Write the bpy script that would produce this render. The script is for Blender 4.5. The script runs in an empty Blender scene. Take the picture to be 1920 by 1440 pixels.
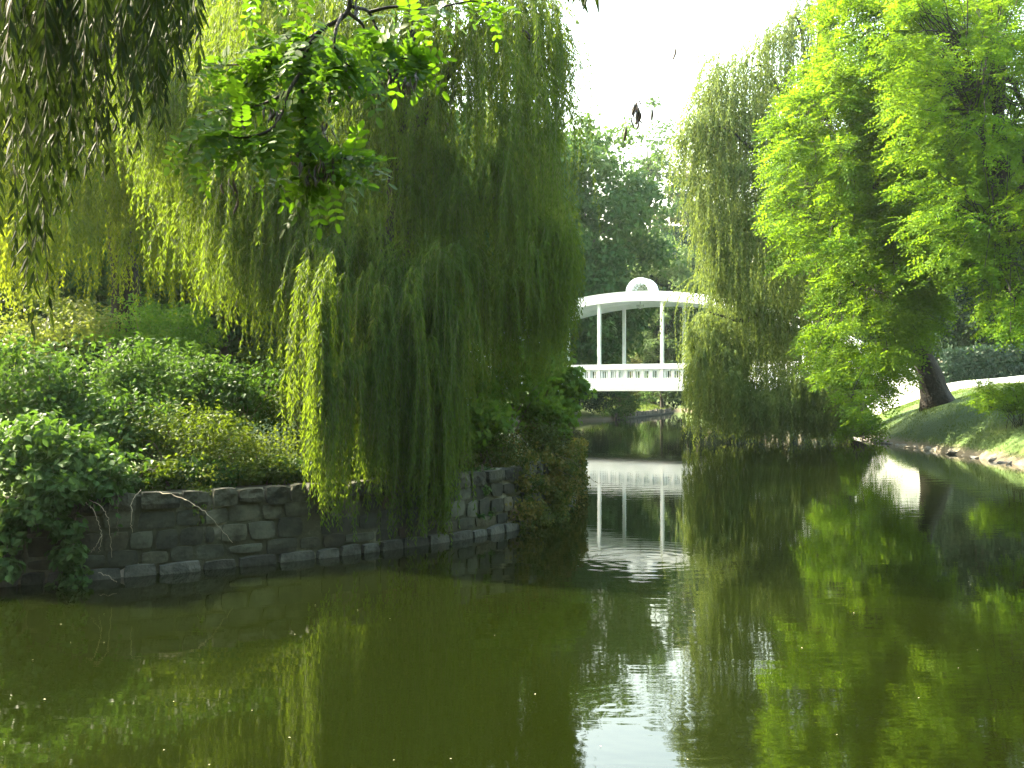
import bpy, math
import numpy as np
from mathutils import Vector

# ------------------------------------------------------------------ camera, sky, sun, exposure
SC = bpy.context.scene
F = 1700.0; HZ = 735.0; HC = 1.95            # focal length and horizon of a 1920x1440 frame, eye height above the pond
cam_d = bpy.data.cameras.new('camera'); cam = bpy.data.objects.new('camera', cam_d)
SC.collection.objects.link(cam); SC.camera = cam
cam.location = (0, 0, HC)
cam.rotation_euler = (math.radians(90) + math.atan((HZ - 720) / F), 0, 0)
cam_d.sensor_width = 36; cam_d.lens = 36 * F / 1920
cam_d.clip_start = 0.05; cam_d.clip_end = 2000

SUN_EL = math.radians(39); SUN_AZ = math.radians(-64)     # azimuth measured from +Y, negative to the left
SUN = Vector((math.sin(SUN_AZ) * math.cos(SUN_EL), math.cos(SUN_AZ) * math.cos(SUN_EL), math.sin(SUN_EL)))
world = bpy.data.worlds.new('World'); SC.world = world; world.use_nodes = True
wn = world.node_tree.nodes; wl = world.node_tree.links
sky = wn.new('ShaderNodeTexSky'); sky.sky_type = 'NISHITA'; sky.sun_disc = False
sky.sun_elevation = SUN_EL; sky.sun_rotation = SUN_AZ
sky.air_density = 2.3; sky.dust_density = 5.0; sky.ozone_density = 1.0
wn['Background'].inputs['Strength'].default_value = 0.15
wl.new(sky.outputs[0], wn['Background'].inputs['Color'])
sl = bpy.data.lights.new('sun', 'SUN'); sl.energy = 5.0; sl.angle = math.radians(0.5); sl.color = (1.0, 0.90, 0.68)
so = bpy.data.objects.new('sun', sl); SC.collection.objects.link(so)
so.rotation_euler = SUN.to_track_quat('Z', 'Y').to_euler(); so.location = (-20, 20, 40)
vs = SC.view_settings; vs.view_transform = 'Standard'; vs.look = 'None'; vs.gamma = 1.0; vs.use_curve_mapping = False
vs.exposure = 3.05
cy = SC.cycles
cy.max_bounces = 7; cy.diffuse_bounces = 4; cy.glossy_bounces = 3; cy.transmission_bounces = 3
cy.volume_bounces = 0; cy.transparent_max_bounces = 4
cy.caustics_reflective = False; cy.caustics_refractive = False
cy.sample_clamp_indirect = 6.0; cy.use_denoising = True; cy.denoising_prefilter = 'NONE'

COL = SC.collection
def P(px, py, Y):
    return np.array([(px - 960) / F * Y, Y, HC + (HZ - py) / F * Y])

# ------------------------------------------------------------------ helpers
def nrmz(a):
    a = np.asarray(a, float)
    return a / np.maximum(np.linalg.norm(a, axis=-1, keepdims=True), 1e-9)

def link(name, mesh, parent=None):
    o = bpy.data.objects.new(name, mesh); COL.objects.link(o)
    if parent is not None: o.parent = parent
    return o
def empty(name, loc=(0, 0, 0)):
    o = bpy.data.objects.new(name, None); COL.objects.link(o); o.empty_display_size = 0.2
    o.location = loc
    return o
def tag(o, label=None, cat=None, group=None, kind=None):
    if label: o['label'] = label
    if cat: o['category'] = cat
    if group: o['group'] = group
    if kind: o['kind'] = kind
    return o

def mesh_np(name, V, T, mat, tint=None, smooth=False):
    """V (n,3), T (m,3|4) faces of one size."""
    V = np.ascontiguousarray(V, np.float32); T = np.ascontiguousarray(T, np.int32)
    me = bpy.data.meshes.new(name); k = T.shape[1]
    me.vertices.add(len(V)); me.vertices.foreach_set('co', V.ravel())
    me.loops.add(T.size); me.loops.foreach_set('vertex_index', T.ravel())
    me.polygons.add(len(T))
    me.polygons.foreach_set('loop_start', np.arange(0, T.size, k, dtype=np.int32))
    me.polygons.foreach_set('use_smooth', np.full(len(T), bool(smooth)))
    if tint is not None:
        a = me.attributes.new('tint', 'FLOAT', 'FACE'); a.data.foreach_set('value', np.ascontiguousarray(tint, np.float32))
    me.materials.append(mat); me.update(calc_edges=True); me.validate()
    return me

def part(name, V, T, mat, parent=None, tint=None, smooth=False):
    V = np.asarray(V, float)
    q = parent
    while q is not None: V = V - np.array(q.location); q = q.parent
    o = link(name, mesh_np(name, V, T, mat, tint, smooth), parent)
    return o

# leaf templates: (across, along, lift) and triangles
TPL = {
 'sliver': (np.array([(0,0,0),(.5,.42,.18),(0,1,0),(-.5,.42,.18)]), np.array([(0,1,2),(0,2,3)])),
 'oval':   (np.array([(0,0,0),(.5,.5,.12),(0,1,-.05),(-.5,.5,.12)]), np.array([(0,1,2),(0,2,3)])),
 'lance':  (np.array([(0,0,0),(.42,.22,.12),(.45,.5,.14),(0,1,-.1),(-.45,.5,.14),(-.42,.22,.12),(0,.5,0)]),
            np.array([(0,1,6),(1,2,6),(2,3,6),(3,4,6),(4,5,6),(5,0,6)])),
 'leaf':   (np.array([(0,0,0),(.44,.28,.10),(.40,.62,.10),(0,1,-.12),(-.40,.62,.10),(-.44,.28,.10)]),
            np.array([(0,1,2),(0,2,3),(0,3,4),(0,4,5)])),
 'round':  (np.array([(0,0,0),(.36,.14,.05),(.5,.5,.06),(.33,.87,.02),(0,1,0),(-.33,.87,.02),(-.5,.5,.06),(-.36,.14,.05)]),
            np.array([(0,1,2),(0,2,3),(0,3,4),(0,4,5),(0,5,6),(0,6,7)])),
 'maple':  (np.array([(0,0,0),(.22,.22,0),(.62,.18,-.06),(.34,.46,.03),(.58,.78,-.05),(.20,.68,.02),(0,1.05,-.08),
                      (-.20,.68,.02),(-.58,.78,-.05),(-.34,.46,.03),(-.62,.18,-.06),(-.22,.22,0)]),
            np.array([(0,1,11),(1,2,3),(3,4,5),(5,6,7),(7,8,9),(9,10,11),(1,3,11),(3,9,11),(3,5,9),(5,7,9)])),
}
def leaves(tpl, pos, axis, nrm, L, W, tint):
    V, T = TPL[tpl]; n = len(pos)
    a = nrmz(axis); s = nrmz(np.cross(a, nrm)); nn = np.cross(s, a)
    L = np.broadcast_to(np.asarray(L, float), (n,)); W = np.broadcast_to(np.asarray(W, float), (n,))
    out = (pos[:, None, :] + s[:, None, :] * (V[None, :, 0, None] * W[:, None, None])
           + a[:, None, :] * (V[None, :, 1, None] * L[:, None, None])
           + nn[:, None, :] * (V[None, :, 2, None] * W[:, None, None]))
    tri = (T[None] + (np.arange(n) * len(V))[:, None, None]).reshape(-1, 3)
    return out.reshape(-1, 3), tri, np.repeat(np.broadcast_to(tint, (n,)), len(T))

class Bag:
    def __init__(s): s.V, s.T, s.t, s.n = [], [], [], 0
    def add(s, V, T, t=None):
        if len(V) == 0: return
        s.V.append(V); s.T.append(np.asarray(T) + s.n); s.n += len(V)
        s.t.append(np.zeros(len(T)) if t is None else t)
    def part(s, name, mat, parent=None, smooth=False):
        o = part(name, np.concatenate(s.V), np.concatenate(s.T), mat, parent, np.concatenate(s.t), smooth)
        if parent is not None and name in ('crown', 'foliage', 'withe', 'twig', 'stems', 'seed_pods'): o['kind'] = 'stuff'
        return o

def tube(path, rad, sides=6, cap=True):
    path = np.asarray(path, float); n = len(path)
    rad = np.broadcast_to(np.asarray(rad, float), (n,))
    tg = nrmz(np.gradient(path, axis=0))
    ref = np.array([0.31, 0.17, 0.94]) if abs(tg[:, 2]).mean() < .8 else np.array([0.94, .31, .1])
    u = nrmz(np.cross(tg, ref)); v = np.cross(tg, u)
    th = np.arange(sides) / sides * 2 * np.pi
    V = path[:, None] + rad[:, None, None] * (np.cos(th)[None, :, None] * u[:, None] + np.sin(th)[None, :, None] * v[:, None])
    V = V.reshape(-1, 3); T = []
    for i in range(n - 1):
        for j in range(sides):
            a, b = i * sides + j, i * sides + (j + 1) % sides; c, d = a + sides, b + sides
            T += [(a, b, d), (a, d, c)]
    return V, np.array(T)

def smooth_path(pts, n=8, wob=0.0, rng=None):
    pts = np.asarray(pts, float); m = len(pts)
    q = np.vstack([2 * pts[0] - pts[1], pts, 2 * pts[-1] - pts[-2]]); out = []
    for i in range(m - 1):
        p0, p1, p2, p3 = q[i], q[i + 1], q[i + 2], q[i + 3]
        for t in np.arange(n) / n:
            out.append(.5 * ((2 * p1) + (-p0 + p2) * t + (2 * p0 - 5 * p1 + 4 * p2 - p3) * t * t + (-p0 + 3 * p1 - 3 * p2 + p3) * t ** 3))
    out.append(pts[-1]); out = np.array(out)
    if wob and rng is not None:
        w = rng.normal(0, wob, out.shape); w[0] = w[-1] = 0; out = out + w
    return out

def box_vt(x0, x1, y0, y1, z0, z1):
    V = np.array([(x, y, z) for z in (z0, z1) for y in (y0, y1) for x in (x0, x1)], float)
    Q = np.array([(0,2,3,1),(4,5,7,6),(0,1,5,4),(2,6,7,3),(0,4,6,2),(1,3,7,5)])
    return V, Q
def q2t(Q): Q = np.asarray(Q); return np.vstack([Q[:, [0, 1, 2]], Q[:, [0, 2, 3]]])

# ------------------------------------------------------------------ materials
def mat_new(name):
    m = bpy.data.materials.new(name); m.use_nodes = True
    return m, m.node_tree.nodes, m.node_tree.links, m.node_tree.nodes['Principled BSDF'], m.node_tree.nodes['Material Output']

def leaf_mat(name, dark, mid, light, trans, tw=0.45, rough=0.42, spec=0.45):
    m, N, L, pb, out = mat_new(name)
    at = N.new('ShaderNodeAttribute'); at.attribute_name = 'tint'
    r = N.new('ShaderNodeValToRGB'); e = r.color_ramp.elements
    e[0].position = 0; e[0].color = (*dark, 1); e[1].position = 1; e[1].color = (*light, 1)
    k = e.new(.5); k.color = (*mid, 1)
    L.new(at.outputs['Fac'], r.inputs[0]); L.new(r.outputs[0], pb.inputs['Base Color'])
    pb.inputs['Roughness'].default_value = rough; pb.inputs['Specular IOR Level'].default_value = spec
    tr = N.new('ShaderNodeBsdfTranslucent')
    mx = N.new('ShaderNodeMix'); mx.data_type = 'RGBA'; mx.blend_type = 'MULTIPLY'; mx.inputs[0].default_value = 1.0
    sc = N.new('ShaderNodeMix'); sc.data_type = 'RGBA'; sc.inputs[0].default_value = .5
    L.new(r.outputs[0], sc.inputs[6]); sc.inputs[7].default_value = (*trans, 1)
    L.new(sc.outputs[2], tr.inputs['Color'])
    sh = N.new('ShaderNodeMixShader'); sh.inputs[0].default_value = tw
    L.new(pb.outputs[0], sh.inputs[1]); L.new(tr.outputs[0], sh.inputs[2]); L.new(sh.outputs[0], out.inputs['Surface'])
    return m

def rough_mat(name, c1, c2, scale=4.0, rough=.9, bump=.3, bscale=30., c3=None, detail=6, coords='Object', rand=0.0, dist=.02):
    m, N, L, pb, out = mat_new(name)
    tc = N.new('ShaderNodeTexCoord')
    n1 = N.new('ShaderNodeTexNoise'); n1.inputs['Scale'].default_value = scale; n1.inputs['Detail'].default_value = detail
    n1.inputs['Roughness'].default_value = .65
    L.new(tc.outputs[coords], n1.inputs['Vector'])
    r = N.new('ShaderNodeValToRGB'); e = r.color_ramp.elements
    e[0].position = .34; e[0].color = (*c1, 1); e[1].position = .66; e[1].color = (*c2, 1)
    if c3: k = e.new(.5); k.color = (*c3, 1)
    fac = n1.outputs['Fac']
    if rand:
        oi = N.new('ShaderNodeObjectInfo'); ma = N.new('ShaderNodeMath'); ma.operation = 'MULTIPLY_ADD'
        ma.inputs[1].default_value = rand
        sub = N.new('ShaderNodeMath'); sub.operation = 'SUBTRACT'; sub.inputs[1].default_value = rand * .5
        L.new(oi.outputs['Random'], ma.inputs[0]); L.new(fac, sub.inputs[0]); L.new(sub.outputs[0], ma.inputs[2]); fac = ma.outputs[0]
    L.new(fac, r.inputs[0]); L.new(r.outputs[0], pb.inputs['Base Color'])
    pb.inputs['Roughness'].default_value = rough
    n2 = N.new('ShaderNodeTexNoise'); n2.inputs['Scale'].default_value = bscale; n2.inputs['Detail'].default_value = 5
    L.new(tc.outputs[coords], n2.inputs['Vector'])
    bp = N.new('ShaderNodeBump'); bp.inputs['Strength'].default_value = bump; bp.inputs['Distance'].default_value = dist
    L.new(n2.outputs['Fac'], bp.inputs['Height']); L.new(bp.outputs[0], pb.inputs['Normal'])
    return m

M = {}
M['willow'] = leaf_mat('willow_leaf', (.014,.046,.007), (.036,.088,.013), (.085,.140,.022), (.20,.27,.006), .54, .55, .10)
M['willow_sun_tone'] = leaf_mat('willow_leaf_sun_tone', (.034,.075,.006), (.072,.122,.009), (.125,.170,.013), (.26,.31,.007), .56, .55, .08)  # lighter, yellower willow leaf with the sunlit glow put into its colour
M['willow_shade_tone'] = leaf_mat('willow_leaf_shade_tone', (.008,.018,.004), (.014,.028,.005), (.028,.046,.007), (.035,.055,.003), .26, .6, .07)  # leaf colour darkened to stand in for shade on the close fronds
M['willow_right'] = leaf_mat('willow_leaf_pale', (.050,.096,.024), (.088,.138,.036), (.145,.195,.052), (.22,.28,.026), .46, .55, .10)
M['locust'] = leaf_mat('locust_leaflet', (.030,.096,.006), (.062,.146,.009), (.110,.196,.014), (.21,.34,.006), .58, .55, .10)
M['locust_near'] = leaf_mat('locust_leaflet_close', (.022,.070,.004), (.045,.110,.006), (.085,.150,.010), (.13,.27,.005), .55, .5, .2)
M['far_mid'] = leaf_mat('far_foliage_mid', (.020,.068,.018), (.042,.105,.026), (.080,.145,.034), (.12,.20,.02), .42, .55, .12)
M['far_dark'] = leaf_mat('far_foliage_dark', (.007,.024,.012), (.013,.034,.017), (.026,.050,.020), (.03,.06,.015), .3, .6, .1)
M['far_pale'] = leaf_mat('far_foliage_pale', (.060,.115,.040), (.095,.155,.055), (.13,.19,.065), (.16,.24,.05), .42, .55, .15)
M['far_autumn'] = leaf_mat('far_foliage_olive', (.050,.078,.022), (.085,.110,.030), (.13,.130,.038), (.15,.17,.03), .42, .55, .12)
M['bramble'] = leaf_mat('bramble_leaf', (.010,.038,.008), (.025,.068,.014), (.058,.108,.026), (.10,.19,.007), .40, .55, .12)
M['shrub_fine'] = leaf_mat('fine_shrub_leaf', (.012,.034,.005), (.036,.075,.009), (.095,.125,.013), (.16,.22,.006), .46, .55, .12)
M['sapling'] = leaf_mat('maple_leaf', (.028,.085,.010), (.060,.130,.016), (.115,.18,.022), (.15,.29,.006), .50, .55, .12)
M['vine'] = leaf_mat('vine_leaf', (.020,.045,.009), (.055,.075,.016), (.14,.11,.028), (.13,.16,.008), .42, .55, .12)
M['rosy'] = leaf_mat('rosy_shrub_leaf', (.04,.080,.012), (.075,.120,.018), (.14,.155,.035), (.2,.24,.02), .46, .5, .2)
M['twig'] = rough_mat('green_twig', (.06,.07,.02), (.12,.12,.035), 3, .7, .1)
M['bark'] = rough_mat('dark_bark', (.007,.006,.004), (.026,.021,.015), 6, .95, .9, 14, dist=.05)
M['bark_far'] = rough_mat('grey_bark', (.03,.028,.022), (.07,.06,.045), 6, .95, .6, 14)
M['pod'] = rough_mat('dark_seed_pod', (.012,.008,.005), (.03,.018,.01), 12, .6, .2)
M['dry'] = rough_mat('dry_stem', (.20,.16,.10), (.34,.29,.19), 8, .8, .2)
M['dry_vine'] = rough_mat('bare_vine', (.07,.05,.03), (.13,.10,.06), 8, .85, .2)
M['white'] = rough_mat('white_paint', (.66,.71,.65), (.82,.85,.81), .9, .55, .06, 40)
M['white_wall'] = rough_mat('white_render', (.66,.71,.68), (.80,.82,.79), .8, .75, .1, 30)
M['lamp_glass'], N_, L_, pb_, o_ = mat_new('lamp_glass')
pb_.inputs['Base Color'].default_value = (.85,.9,.86,1); pb_.inputs['Roughness'].default_value = .12
pb_.inputs['Transmission Weight'].default_value = .55
M['iron'] = rough_mat('grey_iron', (.10,.11,.10), (.2,.21,.2), 9, .6, .1)
M['grille'] = rough_mat('weathered_grille', (.10,.13,.09), (.22,.25,.19), 9, .6, .1)
M['mortar'] = rough_mat('mossy_mortar', (.018,.022,.006), (.19,.19,.13), 1.6, .95, .5, 40, c3=(.035,.038,.013))
M['stone'] = rough_mat('wall_stone', (.012,.013,.004), (.070,.069,.041), 3.0, .92, .45, 26, c3=(.030,.031,.014), rand=.30, dist=.02)
def hue_by_object(m):
    N = m.node_tree.nodes; L = m.node_tree.links; pb = N['Principled BSDF']; src = pb.inputs['Base Color'].links[0].from_socket
    oi = N.new('ShaderNodeObjectInfo'); mt = N.new('ShaderNodeMath'); mt.operation = 'MULTIPLY'; mt.inputs[1].default_value = 7.31; L.new(oi.outputs['Random'], mt.inputs[0])
    fr = N.new('ShaderNodeMath'); fr.operation = 'FRACT'; L.new(mt.outputs[0], fr.inputs[0])
    r = N.new('ShaderNodeValToRGB'); e = r.color_ramp.elements; r.color_ramp.interpolation = 'CONSTANT'
    e[0].position = 0; e[0].color = (.88,1.0,.98,1); e[1].position = .93; e[1].color = (1.4,.95,.70,1)
    for p, c in ((.3, (.95,1.0,.90,1)), (.55, (1.05,1.0,.82,1)), (.75, (.80,.90,.84,1))): k = e.new(p); k.color = c
    L.new(fr.outputs[0], r.inputs[0])
    mx = N.new('ShaderNodeMix'); mx.data_type = 'RGBA'; mx.blend_type = 'MULTIPLY'; mx.inputs[0].default_value = 1
    L.new(src, mx.inputs[6]); L.new(r.outputs[0], mx.inputs[7]); L.new(mx.outputs[2], pb.inputs['Base Color'])
hue_by_object(M['stone'])
M['cap'] = rough_mat('cap_stone', (.010,.012,.004), (.046,.046,.024), 4.0, .95, .8, 18, c3=(.030,.032,.014), rand=.25, dist=.05)
M['footing'] = rough_mat('wet_footing', (.010,.012,.004), (.066,.068,.048), 7.0, .9, .8, 22, c3=(.035,.040,.026), rand=.3, dist=.03)
M['path'] = rough_mat('pale_path', (.52,.50,.44), (.64,.62,.56), 1.0, .95, .1, 30)
M['rock'] = rough_mat('shore_rock', (.12,.11,.09), (.34,.32,.27), 4, .95, .7, 12, rand=.3)
M['stake'] = rough_mat('weathered_stake', (.05,.05,.04), (.17,.16,.13), 6, .9, .3, rand=.3)
M['hedge'] = leaf_mat('hedge_leaf', (.014,.035,.020), (.022,.050,.028), (.035,.065,.03), (.03,.06,.02), .25, .5, .3)
M['petal'] = rough_mat('floating_fleck', (.25,.24,.14), (.5,.48,.34), 3, .6, .0)
M['yellow_leaf'] = leaf_mat('yellow_leaf', (.4,.3,.03), (.5,.4,.04), (.6,.5,.06), (.5,.4,.03), .4)

def ground_mat():
    m, N, L, pb, out = mat_new('grass_ground')
    tc = N.new('ShaderNodeTexCoord')
    n1 = N.new('ShaderNodeTexNoise'); n1.inputs['Scale'].default_value = .55; n1.inputs['Detail'].default_value = 8
    n2 = N.new('ShaderNodeTexNoise'); n2.inputs['Scale'].default_value = 9; n2.inputs['Detail'].default_value = 6
    L.new(tc.outputs['Object'], n1.inputs[0]); L.new(tc.outputs['Object'], n2.inputs[0])
    r = N.new('ShaderNodeValToRGB'); e = r.color_ramp.elements
    e[0].position = .35; e[0].color = (.045,.085,.014,1); e[1].position = .72; e[1].color = (.12,.105,.045,1)
    k = e.new(.55); k.color = (.075,.115,.02,1)
    ad = N.new('ShaderNodeMath'); ad.operation = 'MULTIPLY_ADD'; ad.inputs[1].default_value = .1
    L.new(n2.outputs['Fac'], ad.inputs[0])
    sb = N.new('ShaderNodeMath'); sb.operation = 'SUBTRACT'; sb.inputs[1].default_value = .17
    L.new(n1.outputs['Fac'], sb.inputs[0]); L.new(sb.outputs[0], ad.inputs[2]); L.new(ad.outputs[0], r.inputs[0])
    geo = N.new('ShaderNodeNewGeometry'); sx = N.new('ShaderNodeSeparateXYZ'); L.new(geo.outputs['Position'], sx.inputs[0])
    mr = N.new('ShaderNodeMapRange'); mr.inputs['From Min'].default_value = .10; mr.inputs['From Max'].default_value = .30
    an = N.new('ShaderNodeMath'); an.operation = 'MULTIPLY_ADD'; an.inputs[1].default_value = -.3
    L.new(n2.outputs['Fac'], an.inputs[0]); an.inputs[2].default_value = 0.15
    az = N.new('ShaderNodeMath'); L.new(an.outputs[0], az.inputs[0]); L.new(sx.outputs['Z'], az.inputs[1]); L.new(az.outputs[0], mr.inputs['Value'])
    mx = N.new('ShaderNodeMix'); mx.data_type = 'RGBA'; L.new(mr.outputs[0], mx.inputs[0])
    mx.inputs[6].default_value = (.17,.145,.10,1); L.new(r.outputs[0], mx.inputs[7])
    L.new(mx.outputs[2], pb.inputs['Base Color']); pb.inputs['Roughness'].default_value = .95
    bp = N.new('ShaderNodeBump'); bp.inputs['Strength'].default_value = .6; bp.inputs['Distance'].default_value = .06
    L.new(n2.outputs['Fac'], bp.inputs['Height']); L.new(bp.outputs[0], pb.inputs['Normal'])
    return m
M['ground'] = ground_mat()

def water_mat():
    m, N, L, pb, out = mat_new('pond_water')
    pb.inputs['Base Color'].default_value = (.0036,.0056,.0006,1)
    pb.inputs['Roughness'].default_value = .025; pb.inputs['IOR'].default_value = 1.55
    pb.inputs['Specular IOR Level'].default_value = .5
    tc = N.new('ShaderNodeTexCoord')
    mp = N.new('ShaderNodeMapping'); mp.inputs['Scale'].default_value = (.9, 3.2, 1); L.new(tc.outputs['Object'], mp.inputs[0])
    n1 = N.new('ShaderNodeTexNoise'); n1.inputs['Scale'].default_value = 1.5; n1.inputs['Detail'].default_value = 3
    L.new(mp.outputs[0], n1.inputs[0])
    n3 = N.new('ShaderNodeTexNoise'); n3.inputs['Scale'].default_value = .16; n3.inputs['Detail'].default_value = 2   # calm and ruffled patches
    L.new(tc.outputs['Object'], n3.inputs[0])
    mr = N.new('ShaderNodeMapRange'); mr.inputs['From Min'].default_value = .4; mr.inputs['From Max'].default_value = .66
    mr.inputs['To Min'].default_value = .25; mr.inputs['To Max'].default_value = 1.0; L.new(n3.outputs['Fac'], mr.inputs['Value'])
    mu = N.new('ShaderNodeMath'); mu.operation = 'MULTIPLY'; L.new(n1.outputs['Fac'], mu.inputs[0]); L.new(mr.outputs[0], mu.inputs[1])
    h = mu.outputs[0]
    for (cx, cy_, k, R, amp) in ((.85, 5.35, 62, 1.1, .20), (1.55, 10.6, 34, 1.7, .28), (3.2, 7.3, 50, .8, .12)):   # rings left by rising fish
        d = N.new('ShaderNodeVectorMath'); d.operation = 'DISTANCE'; L.new(tc.outputs['Object'], d.inputs[0]); d.inputs[1].default_value = (cx, cy_, 0)
        s1 = N.new('ShaderNodeMath'); s1.operation = 'MULTIPLY'; s1.inputs[1].default_value = k; L.new(d.outputs['Value'], s1.inputs[0])
        s2 = N.new('ShaderNodeMath'); s2.operation = 'SINE'; L.new(s1.outputs[0], s2.inputs[0])
        f = N.new('ShaderNodeMapRange'); f.interpolation_type = 'SMOOTHSTEP'; f.inputs['From Min'].default_value = R; f.inputs['From Max'].default_value = R * .45
        L.new(d.outputs['Value'], f.inputs['Value'])
        p = N.new('ShaderNodeMath'); p.operation = 'MULTIPLY'; L.new(s2.outputs[0], p.inputs[0]); L.new(f.outputs[0], p.inputs[1])
        q = N.new('ShaderNodeMath'); q.operation = 'MULTIPLY_ADD'; q.inputs[1].default_value = amp * .16; L.new(p.outputs[0], q.inputs[0]); L.new(h, q.inputs[2])
        h = q.outputs[0]
    bp = N.new('ShaderNodeBump'); bp.inputs['Strength'].default_value = 1.0; bp.inputs['Distance'].default_value = .0026
    L.new(h, bp.inputs['Height']); L.new(bp.outputs[0], pb.inputs['Normal'])
    return m
M['water'] = water_mat()

# ------------------------------------------------------------------ terrain and water
POND = [(-60,1.0,'n'),(-10,1.2,'n'),(0,1.3,'n'),(8,.4,'n'),(13.2,5,'r'),(13.9,15,'r'),(13.5,23.7,'r'),(14.0,30,'r'),(14.2,35,'r'),(15.3,40,'r'),
        (17,45,'r'),(18,52,'r'),(20,62,'r'),(23,75,'r'),(23,90,'f'),(17,94,'f'),(15,85,'f'),(11,74,'f'),(7,63.5,'f'),(4,61,'f'),(1,60,'f'),(-2,58,'i'),
        (-3,50,'i'),(-2,40,'i'),(-1,30,'i'),(.2,24,'i'),(1.0,20,'i'),(1.1,17,'i'),(.5,14.2,'i'),(-.33,12.5,'i'),(-2.27,10.75,'i'),(-4.18,9.6,'i'),
        (-5.2,9.2,'i'),(-8,8.2,'i'),(-14,7,'i'),(-60,5,'i')]
PX = np.array([(p[0], p[1]) for p in POND], float); PT = np.array([p[2] for p in POND])
def shore(x, y):
    """signed distance to the shoreline (land positive) and the kind of bank nearest."""
    q = np.stack([x, y], -1).reshape(-1, 2); a = PX; b = np.roll(PX, -1, 0)
    best = np.full(len(q), 1e9); kind = np.zeros(len(q), int); inside = np.zeros(len(q), bool)
    for i in range(len(a)):
        ab = b[i] - a[i]; t = np.clip(((q - a[i]) @ ab) / (ab @ ab), 0, 1)
        d = np.linalg.norm(q - (a[i] + t[:, None] * ab), axis=1)
        k = d < best; best[k] = d[k]; kind[k] = i
        if a[i][1] != b[i][1]:
            c = ((a[i][1] > q[:, 1]) != (b[i][1] > q[:, 1])) & (q[:, 0] < (b[i][0] - a[i][0]) * (q[:, 1] - a[i][1]) / (b[i][1] - a[i][1]) + a[i][0])
            inside ^= c
    return np.where(inside, -best, best).reshape(np.shape(x)), PT[kind].reshape(np.shape(x))
def height(x, y):
    x = np.asarray(x, float); y = np.asarray(y, float)
    s, k = shore(x, y); d = np.maximum(s, 0)
    zr = .06 + 2.15 * (1 - np.exp(-d / 2.6)) + .045 * np.minimum(d, 40)
    zf = .25 * (1 - np.exp(-d / .3)) + 1.6 * (1 - np.exp(-d / 9)) + .03 * np.minimum(d, 60)
    zi = np.where(d > .25, .80 + .045 * np.minimum(d, 30), -.3 + 4.4 * d)
    zn = .02 + .36 * (1 - np.exp(-d / .5)) + .02 * np.minimum(d, 20)
    z = np.where(k == 'r', zr, np.where(k == 'f', zf, np.where(k == 'i', zi, zn)))
    z = z + np.where(s > 1, .05 * np.sin(x * 1.3 + y * .7) * np.sin(y * 1.1 - x * .4), 0)
    return np.where(s < 0, np.maximum(-1.3, .02 + s * 1.1), z)
def H(x, y): return float(height(np.array([x]), np.array([y]))[0])

def axis_coords(lo, hi, step, far):
    c = list(np.arange(lo, hi + 1e-6, step)); s = step; a, b = [lo], [hi]
    while a[-1] > -far: s *= 1.35; a.append(a[-1] - s)
    s = step
    while b[-1] < far: s *= 1.35; b.append(b[-1] + s)
    return np.array(sorted(set(a[1:])) + c + b[1:])
gx = axis_coords(-12, 28, .4, 260); gy = axis_coords(-2, 72, .5, 260)
GX, GY = np.meshgrid(gx, gy); GZ = height(GX, GY)
nx, ny = len(gx), len(gy)
idx = np.arange(nx * ny).reshape(ny, nx)
Q = np.stack([idx[:-1, :-1], idx[:-1, 1:], idx[1:, 1:], idx[1:, :-1]], -1).reshape(-1, 4)
g = part('ground', np.stack([GX, GY, GZ], -1).reshape(-1, 3), Q, M['ground'], smooth=True); tag(g, kind='structure')
w = part('water', [(-61, -6, 0), (60, -6, 0), (60, 110, 0), (-61, 110, 0)], [(0, 1, 2, 3)], M['water']); tag(w, kind='structure')

def ribbon(name, pts, width, mat, lift=.03):
    p = smooth_path(np.array(pts, float), 10); t = nrmz(np.gradient(p, axis=0)); s = np.stack([t[:, 1], -t[:, 0]], -1)
    rows = []
    for k in np.linspace(-.5, .5, 7):
        q = p + s * k * width; rows.append(np.stack([q[:, 0], q[:, 1], height(q[:, 0], q[:, 1]) + lift], -1))
    V = np.stack(rows, 1).reshape(-1, 3); n = len(p)
    ii = np.arange(n * 7).reshape(n, 7)
    return part(name, V, np.stack([ii[:-1, :-1], ii[:-1, 1:], ii[1:, 1:], ii[1:, :-1]], -1).reshape(-1, 4), mat, smooth=True)
pa = ribbon('path', [(16.9, 47.2), (18.2, 44.4), (19.8, 42.8), (22, 42.2), (25, 42.6), (30, 44), (40, 48)], 1.7, M['path'], .035)
tag(pa, kind='structure')

# ------------------------------------------------------------------ white footbridge
TH = math.radians(30); BU = np.array([math.cos(TH), -math.sin(TH), 0]); BW = np.array([math.sin(TH), math.cos(TH), 0])
BA = np.array([8.235, 50.0, 0]); SP = 3.80; BWID = 3.9; APEX = -SP / 2           # u runs right along the near face, column spacing, width
def bpt(u, w, z): return BA + BU * u + BW * w + np.array([0, 0, z])
def bbox(name, u0, u1, w0, w1, z0, z1, mat, parent):
    V, Qd = box_vt(u0, u1, w0, w1, z0, z1)
    V = np.array([bpt(*v) for v in V])
    o = part(name, V, Qd, mat, parent)
    md = o.modifiers.new('bevel', 'BEVEL'); md.width = .012; md.segments = 1
    return o
br = empty('footbridge', tuple(bpt(APEX, BWID / 2, 0)))
tag(br, 'white arched footbridge with slender columns and roofed crown beyond the pond', 'bridge')
U0, U1 = -16.5, 13.2
bbox('deck', U0, U1, .22, BWID - .22, 2.06, 2.36, M['white_wall'], br)
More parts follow.
